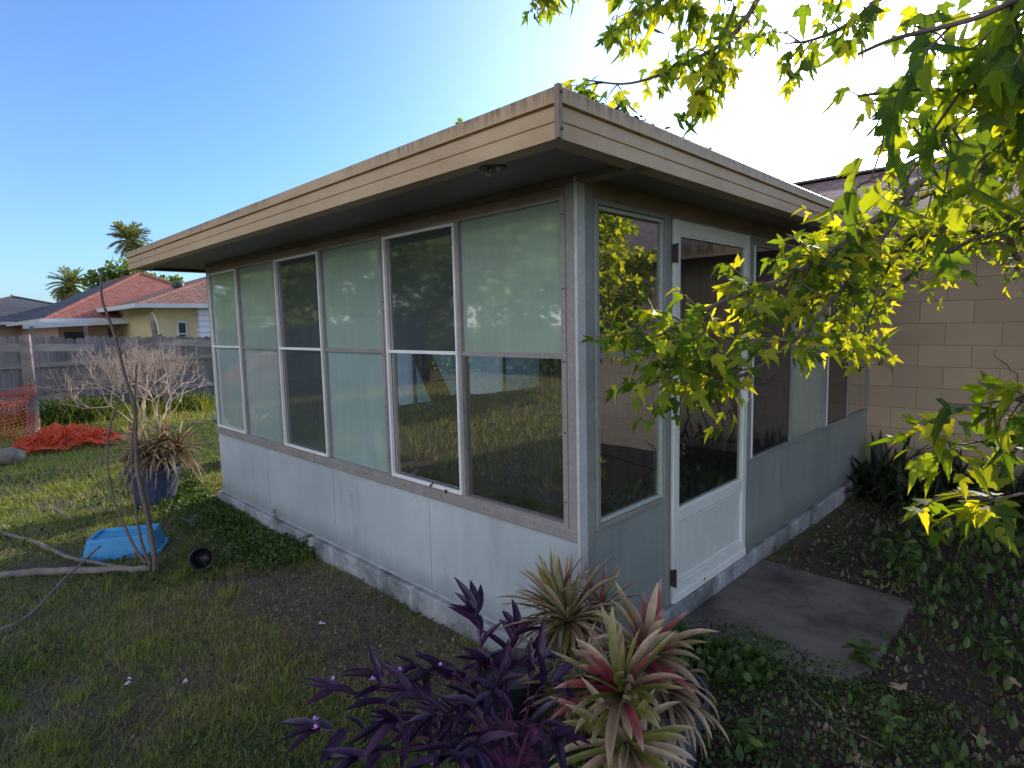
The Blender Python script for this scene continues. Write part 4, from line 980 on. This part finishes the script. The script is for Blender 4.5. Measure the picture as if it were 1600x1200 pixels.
def hip(name, label, x0, x1, y0, y1, ze, rise, over, wallm, roofm, sidem, cut=None, walls=None):
    """house with a hipped roof, ridge along x"""
    t = thing(name, label, 'house', ((x0+x1)/2, (y0+y1)/2, -.2))
    wm = MB(); wm.box(x0, x1, y0, y1, -.3, ze); wl = wm.build('wall', wallm, t)
    X0, X1, Y0, Y1 = x0-over, x1+over, y0-over, y1+over; ym = (Y0+Y1)/2; k = cut if cut is not None else (Y1-Y0)/2
    A = [(X0, Y0, ze), (X1, Y0, ze), (X1, Y1, ze), (X0, Y1, ze)]; ra, rb = (X0+k, ym, ze+rise), (X1-k, ym, ze+rise)
    r_ = MB(); b0 = A+[ra, rb]; r_.v = [tuple(p) for p in b0]; r_.f = [(1, 2, 5), (3, 0, 4), (0, 1, 5, 4), (2, 3, 4, 5)]
    rf = r_.build('roof', roofm, t); rf.data.materials.append(sidem)
    for k_, p_ in enumerate(rf.data.polygons): p_.material_index = 0 if k_ < 2 else 1
    g = MB(); g.box(X1, X1+.09, Y0-.09, Y1, ze-.10, ze+.03); g.box(X0, X1, Y0-.09, Y0, ze-.10, ze+.03); g.box(X0, X1-.01, Y0+.01, Y1-.01, ze-.06, ze-.03); g.build('gutter', M_WOODW, t)
    c = MB(); c.tube([A[1], rb], .06, 5); c.tube([A[2], rb], .06, 5); c.tube([ra, rb], .06, 5); c.build('ridge_cap', roofm, t)
    return t, rb
ha, pk = hip('red_roofed_house', 'pink house with red hipped roof beyond the far fence', -37, -23.4, 1.6, 8.4, 2.02, 1.95, .42, M_PINK, M_RED, M_GREYR)  # side slopes of the red roof in grey: shade put into their colour
for (ya, yb, za, zb) in ((1.75, 2.3, .5, 1.6), (3.0, 3.2, .3, 1.7)):
    f = MB(); f.box(-23.39, -23.36, ya, yb, za, zb); f.build('window', M_WIN, ha)
pc = MB(); pc.obox((-22.2, .55, 1.80), (-22.2, 4.6, 1.98), .08, .16); pc.prism([(-23.3, .55), (-22.2, .55), (-22.2, 4.6), (-23.3, 4.6)], 1.86, 1.90); pc.build('patio_cover', M_WOODW, ha)
for y in (.7, 2.1, 4.4):
    f = MB(); f.box(-22.24, -22.14, y, y+.1, -.2, 1.79); f.build('post', M_WOODO, ha)
f = MB(); f.lathe([(.14, -.1), (.14, .12), (.2, .14), (.2, .26), (.03, .34)], (-24.7, 5.9, 3.35), 12)

hb, pk2 = hip('yellow_house', 'yellow house with red-brown roof and white gutter beyond the fence near the sunroom', -30, -19.2, 3.4, 12.6, 2.36, 1.75, .55, M_YEL, M_BRN, M_BRN, cut=4.6)
f = MB(); yl, yr = on_x(275, 500, -19.18)[1], on_x(291, 500, -19.18)[1]; f.box(-19.19, -19.14, yl, yr, 1.05, 1.85); fw = f.build('window', M_WOODW, hb)
f = MB(); f.box(-19.139, -19.13, yl+.05, yr-.05, 1.10, 1.44); f.box(-19.139, -19.13, yl+.05, yr-.05, 1.48, 1.80); f.build('pane', M_WIN, fw)
ys0 = on_x(311, 500, -18.9)[1]
f = MB(); f.box(-19.199, -18.9, ys0, 12.4, -.3, 2.28); f.build('siding', M_SIDING, hb)
f = MB(); v_ = on_x(278, 449, -22.5); f.lathe([(.16, -.35), (.16, 0), (.22, .02), (.2, .16), (.05, .22)], tuple(v_), 12); f.build('roof_vent', M_DARK, hb)
hc, _ = hip('grey_roofed_house', 'house with long dark grey roof at the left beyond the fence', -52, -33, -2.2, 6.0, 2.1, 1.35, .5, M_PINK, M_GREYR, M_GREYR)
hd, _ = hip('brown_roofed_house', 'distant house with brown roof at the left edge', -66, -54, -3.2, 2.4, 2.4, 1.6, .5, M_YEL, M_BRN, M_GREYR)

# palms
M_PALM = tinted('palm_fronds', [(.10, .12, .05), (.20, .22, .09), (.34, .33, .17)], .5, .3, tboost=1.2)
def palm(label, px, py, X, r):
    c = on_x(px, py, X); t = thing('palm_tree', label, 'palm', (c[0], c[1], -.2), 'palms beyond the neighbouring houses')
    tm = MB(); tm.tube([(c[0], c[1], -.3), (c[0]+.1, c[1]-.1, c[2]*.5), tuple(c)], [.28, .2, .22], 9); tm.build('trunk', M_BARK, t)
    Ps, Ys, Ns, Ss = [], [], [], []
    for k in range(90):
        a = rng.random()*2*pi; e = rng.uniform(-.9, 1.4); d = np.array([cos(a)*cos(e), sin(a)*cos(e), sin(e)]); p = np.array(c)
        sd = unit(np.cross(d, [0, 0, 1.])); ax = [p.copy()]
        for j in range(9):
            p = p+d*r/9; d = unit(d+np.array([0, 0, -.13])); ax.append(p.copy())
            for s in (-1, 1):
                Ps.append(p); Ys.append(unit(d*.8+sd*s*.8+np.array([0, 0, -.25]))); Ns.append([0, 0, 1.]); Ss.append((.13, r*.34*(1-abs(j-4)/9), .3))
    X_, Y, Z = frames(np.array(Ys), np.array(Ns)+rng.normal(0, .3, (len(Ys), 3)))
    scatter('crown', BLADE[0], BLADE[1], np.array(Ps), X_, Y, Z, np.array(Ss), M_PALM, t)
palm('taller palm standing behind the far corner of the sunroom roof', 203, 378, -44, 1.35)
palm('shorter palm between the grey roofs and the red roof', 110, 447, -52, 1.4)
def far_tree(label, px, py, X, r, n_=1500):
    c = on_x(px, py, X); tree('distant_tree', label, (c[0], c[1], -.2), c[2]+.2, [((0, 0, c[2]), r), ((.3, r*.8, c[2]-.3*r), r*.7), ((0, -r*.9, c[2]-.35*r), r*.75), ((0, .1, c[2]-r), r)], .24, M_TREE, n_, .15, 'distant trees behind the neighbouring roofs')
far_tree('round distant tree at the left edge above the brown roof', 20, 486, -58, 1.5)
far_tree('distant tree left of the grey roof ridge', 62, 486, -62, 1.2)
far_tree('distant tree behind the red roof under the taller palm', 195, 425, -40, 1.3, 2200)
far_tree('distant tree behind the red roof at the sunroom corner', 268, 447, -36, 1.0, 1800)

# ================================================================== things in the yard
# multi-stemmed bare sapling
M_STEM = plain('bare_stem', (.17, .125, .095), .8, sc=30, amt=.4)
bs = thing('bare_sapling', 'leafless sapling of several thin curved stems behind the blue bin lid', 'sapling', (-3.0, -.93, -.12))
def stem(path, r0, r1, dist=4.93):
    pts = smooth_path([pd(a, b_, dist+k*.03) for k, (a, b_) in enumerate(path)], 4); n = len(pts)
    s_ = MB(); s_.tube(pts, [r0+(r1-r0)*i/(n-1) for i in range(n)], 6); s_.build('stem', M_STEM, bs, smooth=True)
stem([(247, 897), (228, 800), (214, 730), (210, 640), (196, 590), (178, 520), (160, 470), (158, 430), (164, 425)], .017, .006, 4.9)
stem([(243, 895), (236, 840), (222, 770), (214, 700), (212, 620), (213, 570)], .014, .005, 4.95)
stem([(228, 880), (213, 860), (194, 820), (175, 770), (167, 700), (175, 655), (188, 620), (192, 600)], .010, .005, 4.85)
stem([(240, 893), (222, 850), (210, 780), (206, 720), (208, 660)], .012, .005, 4.97)
stem([(241, 893), (240, 850), (233, 800), (228, 760), (219, 720)], .012, .006, 4.88)

# blue bin lid / tub upside down
def frustum_box(c, ang, a, b_, h, tap, lip=.0):
    mb = MB(); ca, sa = cos(ang), sin(ang)
    def P(u, v, z): return (c[0]+u*ca-v*sa, c[1]+u*sa+v*ca, c[2]+z)
    rings = [(a+.02, b_+.02, 0), (a+.02, b_+.02, .018), (a, b_, .02), (a*tap, b_*tap, h-.015), (a*tap*.97, b_*tap*.96, h), (a*tap*.86, b_*tap*.82, h), (a*tap*.84, b_*tap*.80, h-.02)]
    for (p, q, z) in rings:
        k = .25*min(p, q)
        for (sx_, sy_) in ((1, 1), (-1, 1), (-1, -1), (1, -1)):
            e = [(p, q-k), (p-k*.3, q-k*.3), (p-k, q)]
            if sx_*sy_ < 0: e = e[::-1]
            for (u, v) in e: mb.v.append(P(u*sx_, v*sy_, z))
    for i in range(len(rings)-1):
        for j in range(12): mb.f.append((i*12+j, i*12+(j+1) % 12, (i+1)*12+(j+1) % 12, (i+1)*12+j))
    mb.f.append(tuple(range((len(rings)-1)*12, len(rings)*12))); return mb
M_BLUE = weathered('blue_plastic', (.05, .33, .62), .7, 6, (1, 1, 1), .5, .15, .35)
tag(frustum_box((-3.60, -.97, -.125), R(62), .245, .16, .15, .88).build('storage_tub', M_BLUE, bevel=.004), 'bright blue plastic tub lying upside down in the grass', 'tub')
# small black pot tipped over
bp = on_z(320, 885, -.12)
mb = MB(); mb.lathe([(.05, 0), (.072, .12), (.078, .12), (.078, .135), (.07, .135), (.06, .02), (0, .015)], (0, 0, 0), 20)
o = mb.build('flower_pot', plain('black_plastic', (.012, .012, .014), .4), smooth=True); o.location = (bp[0], bp[1], -.05); o.rotation_euler = (R(75), R(20), R(60)); tag(o, 'small black plastic pot tipped over beside the blue tub', 'pot')

# rosettes ------------------------------------------------------------
M_BROM = vcol('bromeliad_leaves', .42, .25, spec=.5)
def lerp(a, b_, t): return tuple(a[i]+(b_[i]-a[i])*t for i in range(3))
def strap(mb, c, d, up, ln, wd, droop, cols, fold=.35, seg=9, twist=0.):
    """one strap leaf: direction d, curling toward the ground"""
    d = unit(np.array(d, float)); p = np.array(c, float); b0 = len(mb.v)
    side = unit(np.cross(d, up)+1e-6)
    for i in range(seg+1):
        t = i/seg; w_ = wd*(.75+.25*sin(t*pi))*(1-max(0, (t-.62)/.38)**2.2)+.0006
        nrm = np.cross(side, d)
        for k, s in enumerate((-1, 0, 1)):
            q = p+side*s*w_*.5+nrm*(abs(s)*w_*fold*.5); mb.v.append(tuple(q))
            cc = cols(t); e = 1.12 if s else .85; mb.c.append((*[min(1, max(0, v*e*(.92+.16*rng.random()))) for v in cc], 1))
        if i:
            a = b0+(i-1)*3; bb = b0+i*3; mb.f += [(a, a+1, bb+1, bb), (a+1, a+2, bb+2, bb+1)]
        d = unit(d+np.array([0, 0, -1.])*droop/seg*(.4+1.2*t)+side*twist/seg); p = p+d*ln/seg
GREEN, OLIVE, CREAM, TANC, PINK, DTAN = (.13, .16, .035), (.22, .19, .045), (.52, .41, .26), (.34, .235, .135), (.34, .025, .085), (.16, .095, .055)
def rosette(name, parent, c, n, ln, wd, mix_, axis=(0, 0, 1), emin=-.25, emax=1.35, m=None):
    mb = MB(); axis = unit(np.array(axis, float)); e1 = unit(np.cross(axis, [.3, 1, .1])); e2 = np.cross(axis, e1)
    for i in range(n):
        k = i/n; a = i*2.399+rng.normal()*.2; e = emax+(emin-emax)*k**.8+rng.normal()*.10
        d = (e1*cos(a)+e2*sin(a))*cos(e)+axis*sin(e); kind = rng.choice(len(mix_), p=mix_)
        l = ln*(.62+.5*sin(pi*min(1, .25+k)))*rng.uniform(.75, 1.15)
        if kind == 0: f_ = (lambda t: lerp(lerp(GREEN, OLIVE, t), CREAM, max(0, (t-.7)/.3)*.7))
        elif kind == 1: f_ = (lambda t: lerp(PINK, lerp(PINK, OLIVE, .5), t) if t < .8 else lerp(PINK, CREAM, .5))
        elif kind == 2: q = rng.random(); f_ = (lambda t, q=q: lerp(lerp(OLIVE, TANC, min(1, t*2)), CREAM, t*(.4+.6*q)))
        else: q = rng.random(); f_ = (lambda t, q=q: lerp(DTAN, lerp(TANC, CREAM, .6*q), t))
        strap(mb, np.array(c)+d*.012, d, axis+.01, l, wd*rng.uniform(.75, 1.15), (.5 if kind < 2 else 1.1)*rng.uniform(.5, 1.3)*(.4+k), f_, fold=.5 if kind < 2 else rng.uniform(.4, 1.2), twist=rng.normal()*.25)
    return mb.build(name, m or M_BROM, parent, smooth=True)
def thatch(parent, c, r, n, ln, z):
    mb = MB()
    for i in range(n):
        a = rng.random()*2*pi; d = np.array([cos(a)*.7, sin(a)*.7, rng.uniform(-.2, .5)]); q = rng.random()
        strap(mb, np.array(c)+np.array([cos(a), sin(a), 0])*r*rng.random()+np.array([0, 0, z*rng.random()]), d, (0, 0, 1.), ln*rng.uniform(.6, 1.2), .014*rng.uniform(.5, 1.4), 3.0*rng.uniform(.6, 1.2),
              lambda t, q=q: lerp(DTAN, lerp(TANC, CREAM, q), t*.8+.1), fold=.9, twist=rng.normal()*.5)
    return mb.build('dead_leaves', M_BROM, parent, smooth=True)
def pot_mb(c, r0, r1, h, lip=.012):
    return MB().lathe([(0, 0), (r0, 0), (r1, h-.03), (r1+lip, h-.03), (r1+lip, h), (r1, h), (r1-.012, h-.04), (0, h-.045)], c, 32)

# near bromeliad in its grey pot
pc_ = np.array([.44, -.22, -.12])
brom = thing('potted_bromeliad', 'large bromeliad with pink-centred rosettes over a dark grey pot, nearest the camera', 'potted plant', tuple(pc_), 'bromeliads in pots')
pot_mb((pc_[0]+.04, pc_[1]+.05, -.12), .13, .17, .30).build('pot', plain('slate_pot', (.07, .08, .095), .5), brom, smooth=False)
rosette('rosette', brom, pd(972, 1085, 2.12), 66, .215, .030, (.32, .30, .23, .15), (-.05, -.35, 1), -.5)
rosette('rosette', brom, pd(1008, 1030, 2.26), 54, .21, .029, (.22, .42, .23, .13), (.15, -.1, 1), -.3)
rosette('rosette', brom, pd(915, 1080, 2.3), 44, .20, .024, (.5, .1, .25, .15), (-.5, -.3, 1), -.3, 1.0)
rosette('rosette', brom, pd(980, 1165, 2.1), 50, .22, .027, (.4, .05, .25, .3), (.1, -.5, 1), -.7, .9)
thatch(brom, (pc_[0]+.05, pc_[1]+.0, .12), .12, 130, .22, .12)
# back bromeliad in the black bucket
bkc = on_z(800, 1050, .10)
brom2 = thing('potted_bromeliad', 'straggly tan and olive bromeliad in a black bucket against the sunroom corner', 'potted plant', (bkc[0], bkc[1], -.12), 'bromeliads in pots')
pot_mb((bkc[0], bkc[1], -.12), .11, .135, .24).build('pot', plain('black_bucket', (.014, .016, .024), .35), brom2)
rosette('rosette', brom2, pd(888, 972, 2.42), 95, .25, .017, (.24, .05, .45, .26), (-.35, -.1, 1), -.5)
rosette('rosette', brom2, pd(937, 952, 2.50), 34, .17, .013, (.22, .28, .3, .2), (.15, .1, 1), -.1)
rosette('rosette', brom2, pd(868, 950, 2.5), 46, .20, .014, (.35, .12, .33, .2), (-.2, .1, 1), .2)
st_b = MB(); st_b.tube([(bkc[0]+.03, bkc[1], .05), pd(900, 1010, 2.4), pd(893, 965, 2.42)], .02, 7); st_b.tube([pd(900, 1010, 2.4), pd(930, 985, 2.46), pd(942, 948, 2.50)], .015, 7); st_b.build('stem', M_STEM, brom2)
thatch(brom2, pd(885, 985, 2.42), .07, 60, .15, .04)
# far bromeliad in its blue pot
fb = np.array([-4.78, -.46, -.12])
brom3 = thing('potted_bromeliad', 'bromeliad with sunlit orange-tan leaves in a scuffed dark blue pot out on the lawn', 'potted plant', tuple(fb), 'bromeliads in pots')
MB().lathe([(0, 0), (.17, 0), (.215, .33), (.235, .33), (.235, .36), (.215, .36), (.2, .31), (0, .30)], tuple(fb), 24).build('pot', weathered('scuffed_blue_pot', (.05, .075, .15), .4, 6, (1, 1, 1), .6, .2, .3), brom3)
for (dx, dy, z, n_, l) in ((.0, .0, .47, 60, .34), (.1, .2, .50, 46, .30), (-.05, -.10, .52, 40, .28), (.1, .08, .60, 34, .24)):
    rosette('rosette', brom3, fb+np.array([dx, dy, z]), n_, l, .030, (.08, .10, .50, .32), (rng.normal()*.2, rng.normal()*.2, 1), -.6)
thatch(brom3, fb+np.array([.02, .08, .40]), .18, 90, .36, .1)

# purple-leaved plant in its pink-purple painted pot
M_PURP = tinted('purple_leaves', [(.018, .007, .026), (.034, .012, .046), (.055, .019, .065), (.08, .026, .06)], .4, .18, tcol=(1.3, .8, 1.2), tboost=1.0, spec=.5)
pp = on_z(792, 1172, .10)
ph = thing('potted_purple_heart', 'trailing plant with dark purple leaves and tiny pink flowers in a flaking purple pot', 'potted plant', (pp[0], pp[1], -.12))
m = NT('flaking_purple_paint'); k = m.ramp(m.noise(7, det=8, rough=.7), ((.48, 0), (.51, 1)))
MP = m.out(m.bsdf(m.mix(k, (.015, .016, .028), (.17, .035, .12)), .55, m.bump(k, .4, .004)))
pot_mb((pp[0], pp[1], -.12), .115, .14, .22).build('pot', MP, ph)
LF = outline_leaf([(0, 0), (.07, .04), (.115, .2), (.12, .42), (.09, .68), (.04, .88), (0, 1)], .35, .9, .25)
tips = [((742, 955), 2.25, 1), ((808, 985), 2.35, 1), ((690, 1048), 2.15, .6), ((640, 1085), 2.05, .3), ((585, 1062), 2.15, .1), ((520, 1078), 2.2, .05), ((500, 1140), 2.1, .02), ((560, 1185), 2.0, .1), ((620, 1130), 2.0, .3), ((690, 1190), 1.85, .4),
        ((895, 1072), 2.1, .8), ((868, 1150), 1.95, .7), ((770, 1085), 2.05, .9), ((730, 1110), 2.0, .8), ((680, 1120), 2.0, .5), ((760, 1040), 2.2, .9), ((650, 1045), 2.2, .5), ((840, 1030), 2.25, .9), ((745, 1180), 1.85, .6)]
Ps, Ys, Ns, Ss = [], [], [], []; stm = MB(); flw = MB()
for (q, dist, upk) in tips:
    tip = pd(q[0], q[1], dist); s0 = np.array([pp[0], pp[1], .03])+rng.normal(0, .04, 3)*np.array([1, 1, .2])
    tip[2] = max(tip[2], -.07)
    midp = (s0+tip)/2+np.array([0, 0, .05+.08*upk]); path = smooth_path([s0, midp, tip], 6); stm.tube(path, [.0055-.0003*i for i in range(len(path))], 5)
    n_ = len(path)
    for i in range(4, n_):
        tan = unit(path[i]-path[i-1]); sd = unit(np.cross(tan, [0, 0, 1.])+rng.normal(0, .3, 3)); s = 1 if i % 2 else -1
        for rep in range(1 if i < n_-1 else 3):
            if rep: s = rng.choice((-1, 1)); sd = unit(np.cross(tan, rng.normal(0, 1, 3)))
            Ps.append(path[i]); Ys.append(unit(tan*(.9 if rep == 0 else 1.1)+sd*s*(.9 if rep == 0 else .55)+np.array([0, 0, .25*upk]))); Ns.append(np.array([0, 0, 1.])+rng.normal(0, .35, 3)); Ss.append(rng.uniform(.085, .145)*(1 if i > 5 else .8))
X, Y, Z = frames(np.array(Ys), np.array(Ns)); S_ = np.array(Ss)
scatter('leaves', LF[0]*np.array([1.0, 1, 1]), LF[1], np.array(Ps), X, Y, Z, S_, M_PURP, ph); stm.build('stems', plain('purple_stem', (.14, .04, .10), .5), ph, smooth=True)
M_FLOW = plain('pink_petals', (.60, .28, .66), .6)
for q in ((520, 1062), (582, 1062), (687, 1040), (626, 1047), (493, 1124), (492, 1138), (676, 1194)):
    c = pd(q[0], q[1], 2.03); mb = MB()
    for k in range(3):
        a = k*2.09+rng.random(); u = np.array([cos(a), sin(a), .5])*.011; v = np.cross(unit(u), [0, 0, 1.])*.006; mb.poly([c, c+u*.6+v, c+u, c+u*.6-v])
    mb.build('flower', M_FLOW, ph)

# dark strap-leaved plants along the block wall
M_STRAP = tinted('dark_strap_leaves', [(.012, .022, .010), (.022, .038, .014), (.04, .06, .02)], .38, .15, spec=.5)
for i, (x, y, n_, l, lab) in enumerate(((.17, 4.22, 60, .60, 'in the corner of sunroom and block wall'), (.45, 4.02, 55, .50, 'second from the sunroom corner along the block wall'), (.80, 4.15, 60, .54, 'third from the sunroom corner along the block wall'), (1.15, 4.05, 60, .52, 'fourth from the sunroom corner, below the dead vine'), (1.55, 4.1, 60, .56, 'fifth and rightmost along the block wall'))):
    mb = MB(); Ps = []
    for k in range(n_):
        a = rng.random()*2*pi; e = rng.uniform(.55, 1.45); d = (cos(a)*cos(e), sin(a)*cos(e), sin(e)); g = rng.random()
        strap(mb, (max(x+rng.normal()*.12, .08), min(y+rng.normal()*.12, 4.5), -.12), d, (0, 0, 1.), l*rng.uniform(.7, 1.15), .048*rng.uniform(.7, 1.1), rng.uniform(.6, 1.9), lambda t, g=g: lerp((.010, .018, .009), (.032, .050, .018), g*.7+.3*t), fold=.3)
    mb.v = [(px_, min(py_, 4.585), pz_) for px_, py_, pz_ in mb.v]
    tag(mb.build('cast_iron_plant', M_BROM, smooth=True), 'clump of dark green strap leaves '+lab, 'plant', 'strap-leaved plants along the block wall')

# green tub behind the far corner
gt = thing('garden_tub', 'dark green plastic tub just showing behind the far corner of the sunroom', 'tub', (-6.15, 1.03, -.12))
f = MB(); cx, cy = -6.15, 1.03; hh = .52
prof_g = [(.20, 0), (.27, hh-.04), (.31, hh-.04), (.31, hh), (.28, hh), (.21, .05)]
for (r_, z) in prof_g:
    for (a, b_) in ((1, 1), (-1, 1), (-1, -1), (1, -1)): f.v.append((cx+a*r_, cy+b_*r_*1.2, -.12+z))
for i in range(len(prof_g)-1):
    for j in range(4): f.f.append((i*4+j, i*4+(j+1) % 4, (i+1)*4+(j+1) % 4, (i+1)*4+j))
f.f.append((20, 21, 22, 23)); f.build('body', plain('green_plastic', (.015, .10, .085), .4), gt, bevel=.01)
f = MB()
for (a0, a1, b0, b1) in ((-.315, .315, -.375, -.36), (-.315, .315, .36, .375), (-.315, -.30, -.36, .36), (.30, .315, -.36, .36)): f.box(cx+a0, cx+a1, cy+b0, cy+b1, -.12+hh-.02, -.12+hh+.006)
f.build('rim', plain('rim_plastic', (.05, .22, .22), .3), gt)

# timber and sticks
M_LOG = weathered('grey_log', (.27, .23, .195), .5, 14, (1, 1, 1), .9, .6, .3)
def stick(name, label, pts, r, cat, m=M_LOG, n=8):
    mb = MB(); p = smooth_path(pts, 5); k = len(p); mb.tube([q+rng.normal(0, r[0]*.12, 3) for q in p], [r[0]+(r[1]-r[0])*i/(k-1) for i in range(k)], n); return tag(mb.build(name, m, smooth=True), label, cat)
g = lambda a, b_, z=-.09: on_z(a, b_, z)
stick('fallen_branch', 'thick grey branch lying in the grass in front of the blue tub', [g(-60, 905), g(60, 893), g(150, 891), g(235, 888)], (.030, .022), 'branch')
stick('fallen_branch', 'thinner crooked branch lying behind the blue tub toward the left edge', [g(-20, 826), g(50, 846), g(100, 868), g(140, 878), g(190, 886)], (.017, .012), 'branch')
stick('long_stick', 'long thin pale stick propped diagonally across the grey branch', [g(-5, 985, -.1), g(45, 962, -.09), g(100, 905, -.03), g(157, 853, .06)], (.008, .007), 'stick')
stick('log', 'short weathered log at the left edge beside the orange netting', [g(-60, 712, -.02), g(32, 714, -.02)], (.12, .11), 'log')
stick('long_stick', 'grey stick lying on the leaf litter in the lower right', [g(1228, 1050, -.1), g(1265, 1090, -.1), g(1310, 1130, -.1), g(1380, 1166, -.1)], (.006, .004), 'stick')
stick('small_stick', 'short dead stalk lying right of the near bromeliad', [g(1125, 1040, -.1), g(1165, 1060, -.09)], (.008, .006), 'stick')
stick('small_stick', 'short pale stick in the grass left of the blue pot', [g(86, 797, -.1), g(116, 812, -.1)], (.014, .008), 'stick')
tag(MB().prism([tuple(g(270, 795)[:2]), tuple(g(300, 818)[:2]), tuple(g(338, 812)[:2]), tuple(g(312, 788)[:2])], -.2, -.108).build('paver', concrete('paver', (.10, .095, .09), (.16, .15, .14)), bevel=.006), 'dark square concrete paver sunk in the grass near the far corner', 'paver')
for (a, b_, lab) in ((135, 1064, 'white scrap of paper in the near grass, left of the other'), (196, 1065, 'crumpled white scrap in the near grass, right of the other'), (500, 975, 'small pale scrap on the bare soil by the sunroom foot')):
    c = on_z(a if a != 135 else 197, b_, -.095) if False else on_z({135: 197, 196: 284}.get(a, a), {1064: 1065, 1065: 1067}.get(b_, b_), -.09); mb = MB()
    for k in range(3): q = c+rng.normal(0, .006, 3); mb.poly([q, q+np.array([.016, .004, .006]), q+np.array([.012, .018, -.002]), q+np.array([-.004, .012, .007])])
    tag(mb.build('paper_scrap', plain('white_scrap', (.6, .6, .62), .6)), lab, 'litter')

# taller individual weeds
def weed(label, px, py, h, n_, ls, tm=OVAL, z=-.12, mat=None):
    g_ = on_z(px, py, z); t = thing('weed', label, 'weed', tuple(g_), 'single weeds standing in the yard'); s_ = MB(); Ps, Ys, Ns, Ss = [], [], [], []
    for k in range(max(1, n_//7)):
        tip = g_+np.array([rng.normal()*h*.35, rng.normal()*h*.35, h*rng.uniform(.7, 1.1)]); path = smooth_path([g_, (g_+tip)/2+rng.normal(0, h*.06, 3), tip], 4); s_.tube(path, [.003]*len(path), 4)
        for i in range(2, len(path)):
            for s in (-1, 1):
                a = rng.random()*2*pi; d = unit(np.array([cos(a), sin(a), rng.uniform(-.2, .6)])); Ps.append(path[i]); Ys.append(d); Ns.append(np.array([0, 0, 1.])+rng.normal(0, .3, 3)); Ss.append(ls*rng.uniform(.6, 1.2))
    X, Y, Z = frames(np.array(Ys), np.array(Ns)); scatter('leaves', tm[0], tm[1], np.array(Ps), X, Y, Z, np.array(Ss), mat or M_WEED, t, rng.uniform(.35, 1, len(Ps))); s_.build('stem', plain('green_stem', (.06, .09, .03), .6), t)
for a in (('broad-leaved weed growing over the near edge of the concrete slab', 1350, 1040, .16, 14, .07), ('green seedling in front of the purple pot', 845, 1230, .17, 14, .05), ('leafy weed at the bottom edge right of the near bromeliad', 1190, 1185, .14, 21, .055),
          ('leafy weed below the long grey stick', 1390, 1170, .14, 21, .055), ('green weed in front of the strap-leaved plants', 1420, 900, .20, 21, .07), ('green weed at the far side of the concrete slab', 1310, 880, .10, 14, .05),
          ('weed clump at the right edge of the leaf litter', 1560, 1030, .12, 21, .05), ('leafy weed growing between the porch slab and the blue tub', 300, 770, .35, 42, .06), ('leafy weed beside the scuffed blue pot', 262, 760, .38, 42, .06),
          ('weed with silvery leaves against the sunroom foot', 480, 862, .12, 14, .035), ('thin weed growing up the sunroom foot', 443, 835, .22, 14, .03), ('dark weed by the tipped black pot', 360, 880, .12, 28, .05),
          ('small plant growing at the bottom hinge side of the white door', 1082, 935, .17, 14, .045)):
    weed(*a)
# leaf debris on the roof edge
mb = MB()
for k in range(160):
    t = rng.random()**1.5*3.6; y = -OY+.15+t+rng.normal()*.03
    if k < 70: y = -.15+rng.normal()*.16
    c = np.array([OX+.008-abs(rng.normal())*.02, y, 2.253+rng.random()*.006]); u = rng.normal(0, .010, 3)*np.array([1, 1, .5]); v = rng.normal(0, .008, 3)*np.array([1, 1, .5])
    mb.poly([c, c+u, c+u*.7+v, c+v])
tag(mb.build('roof_debris', plain('dark_debris', (.035, .028, .022), .9)), 'dark dead leaves caught along the top edge of the near roof fascia', 'leaf litter', kind='stuff')
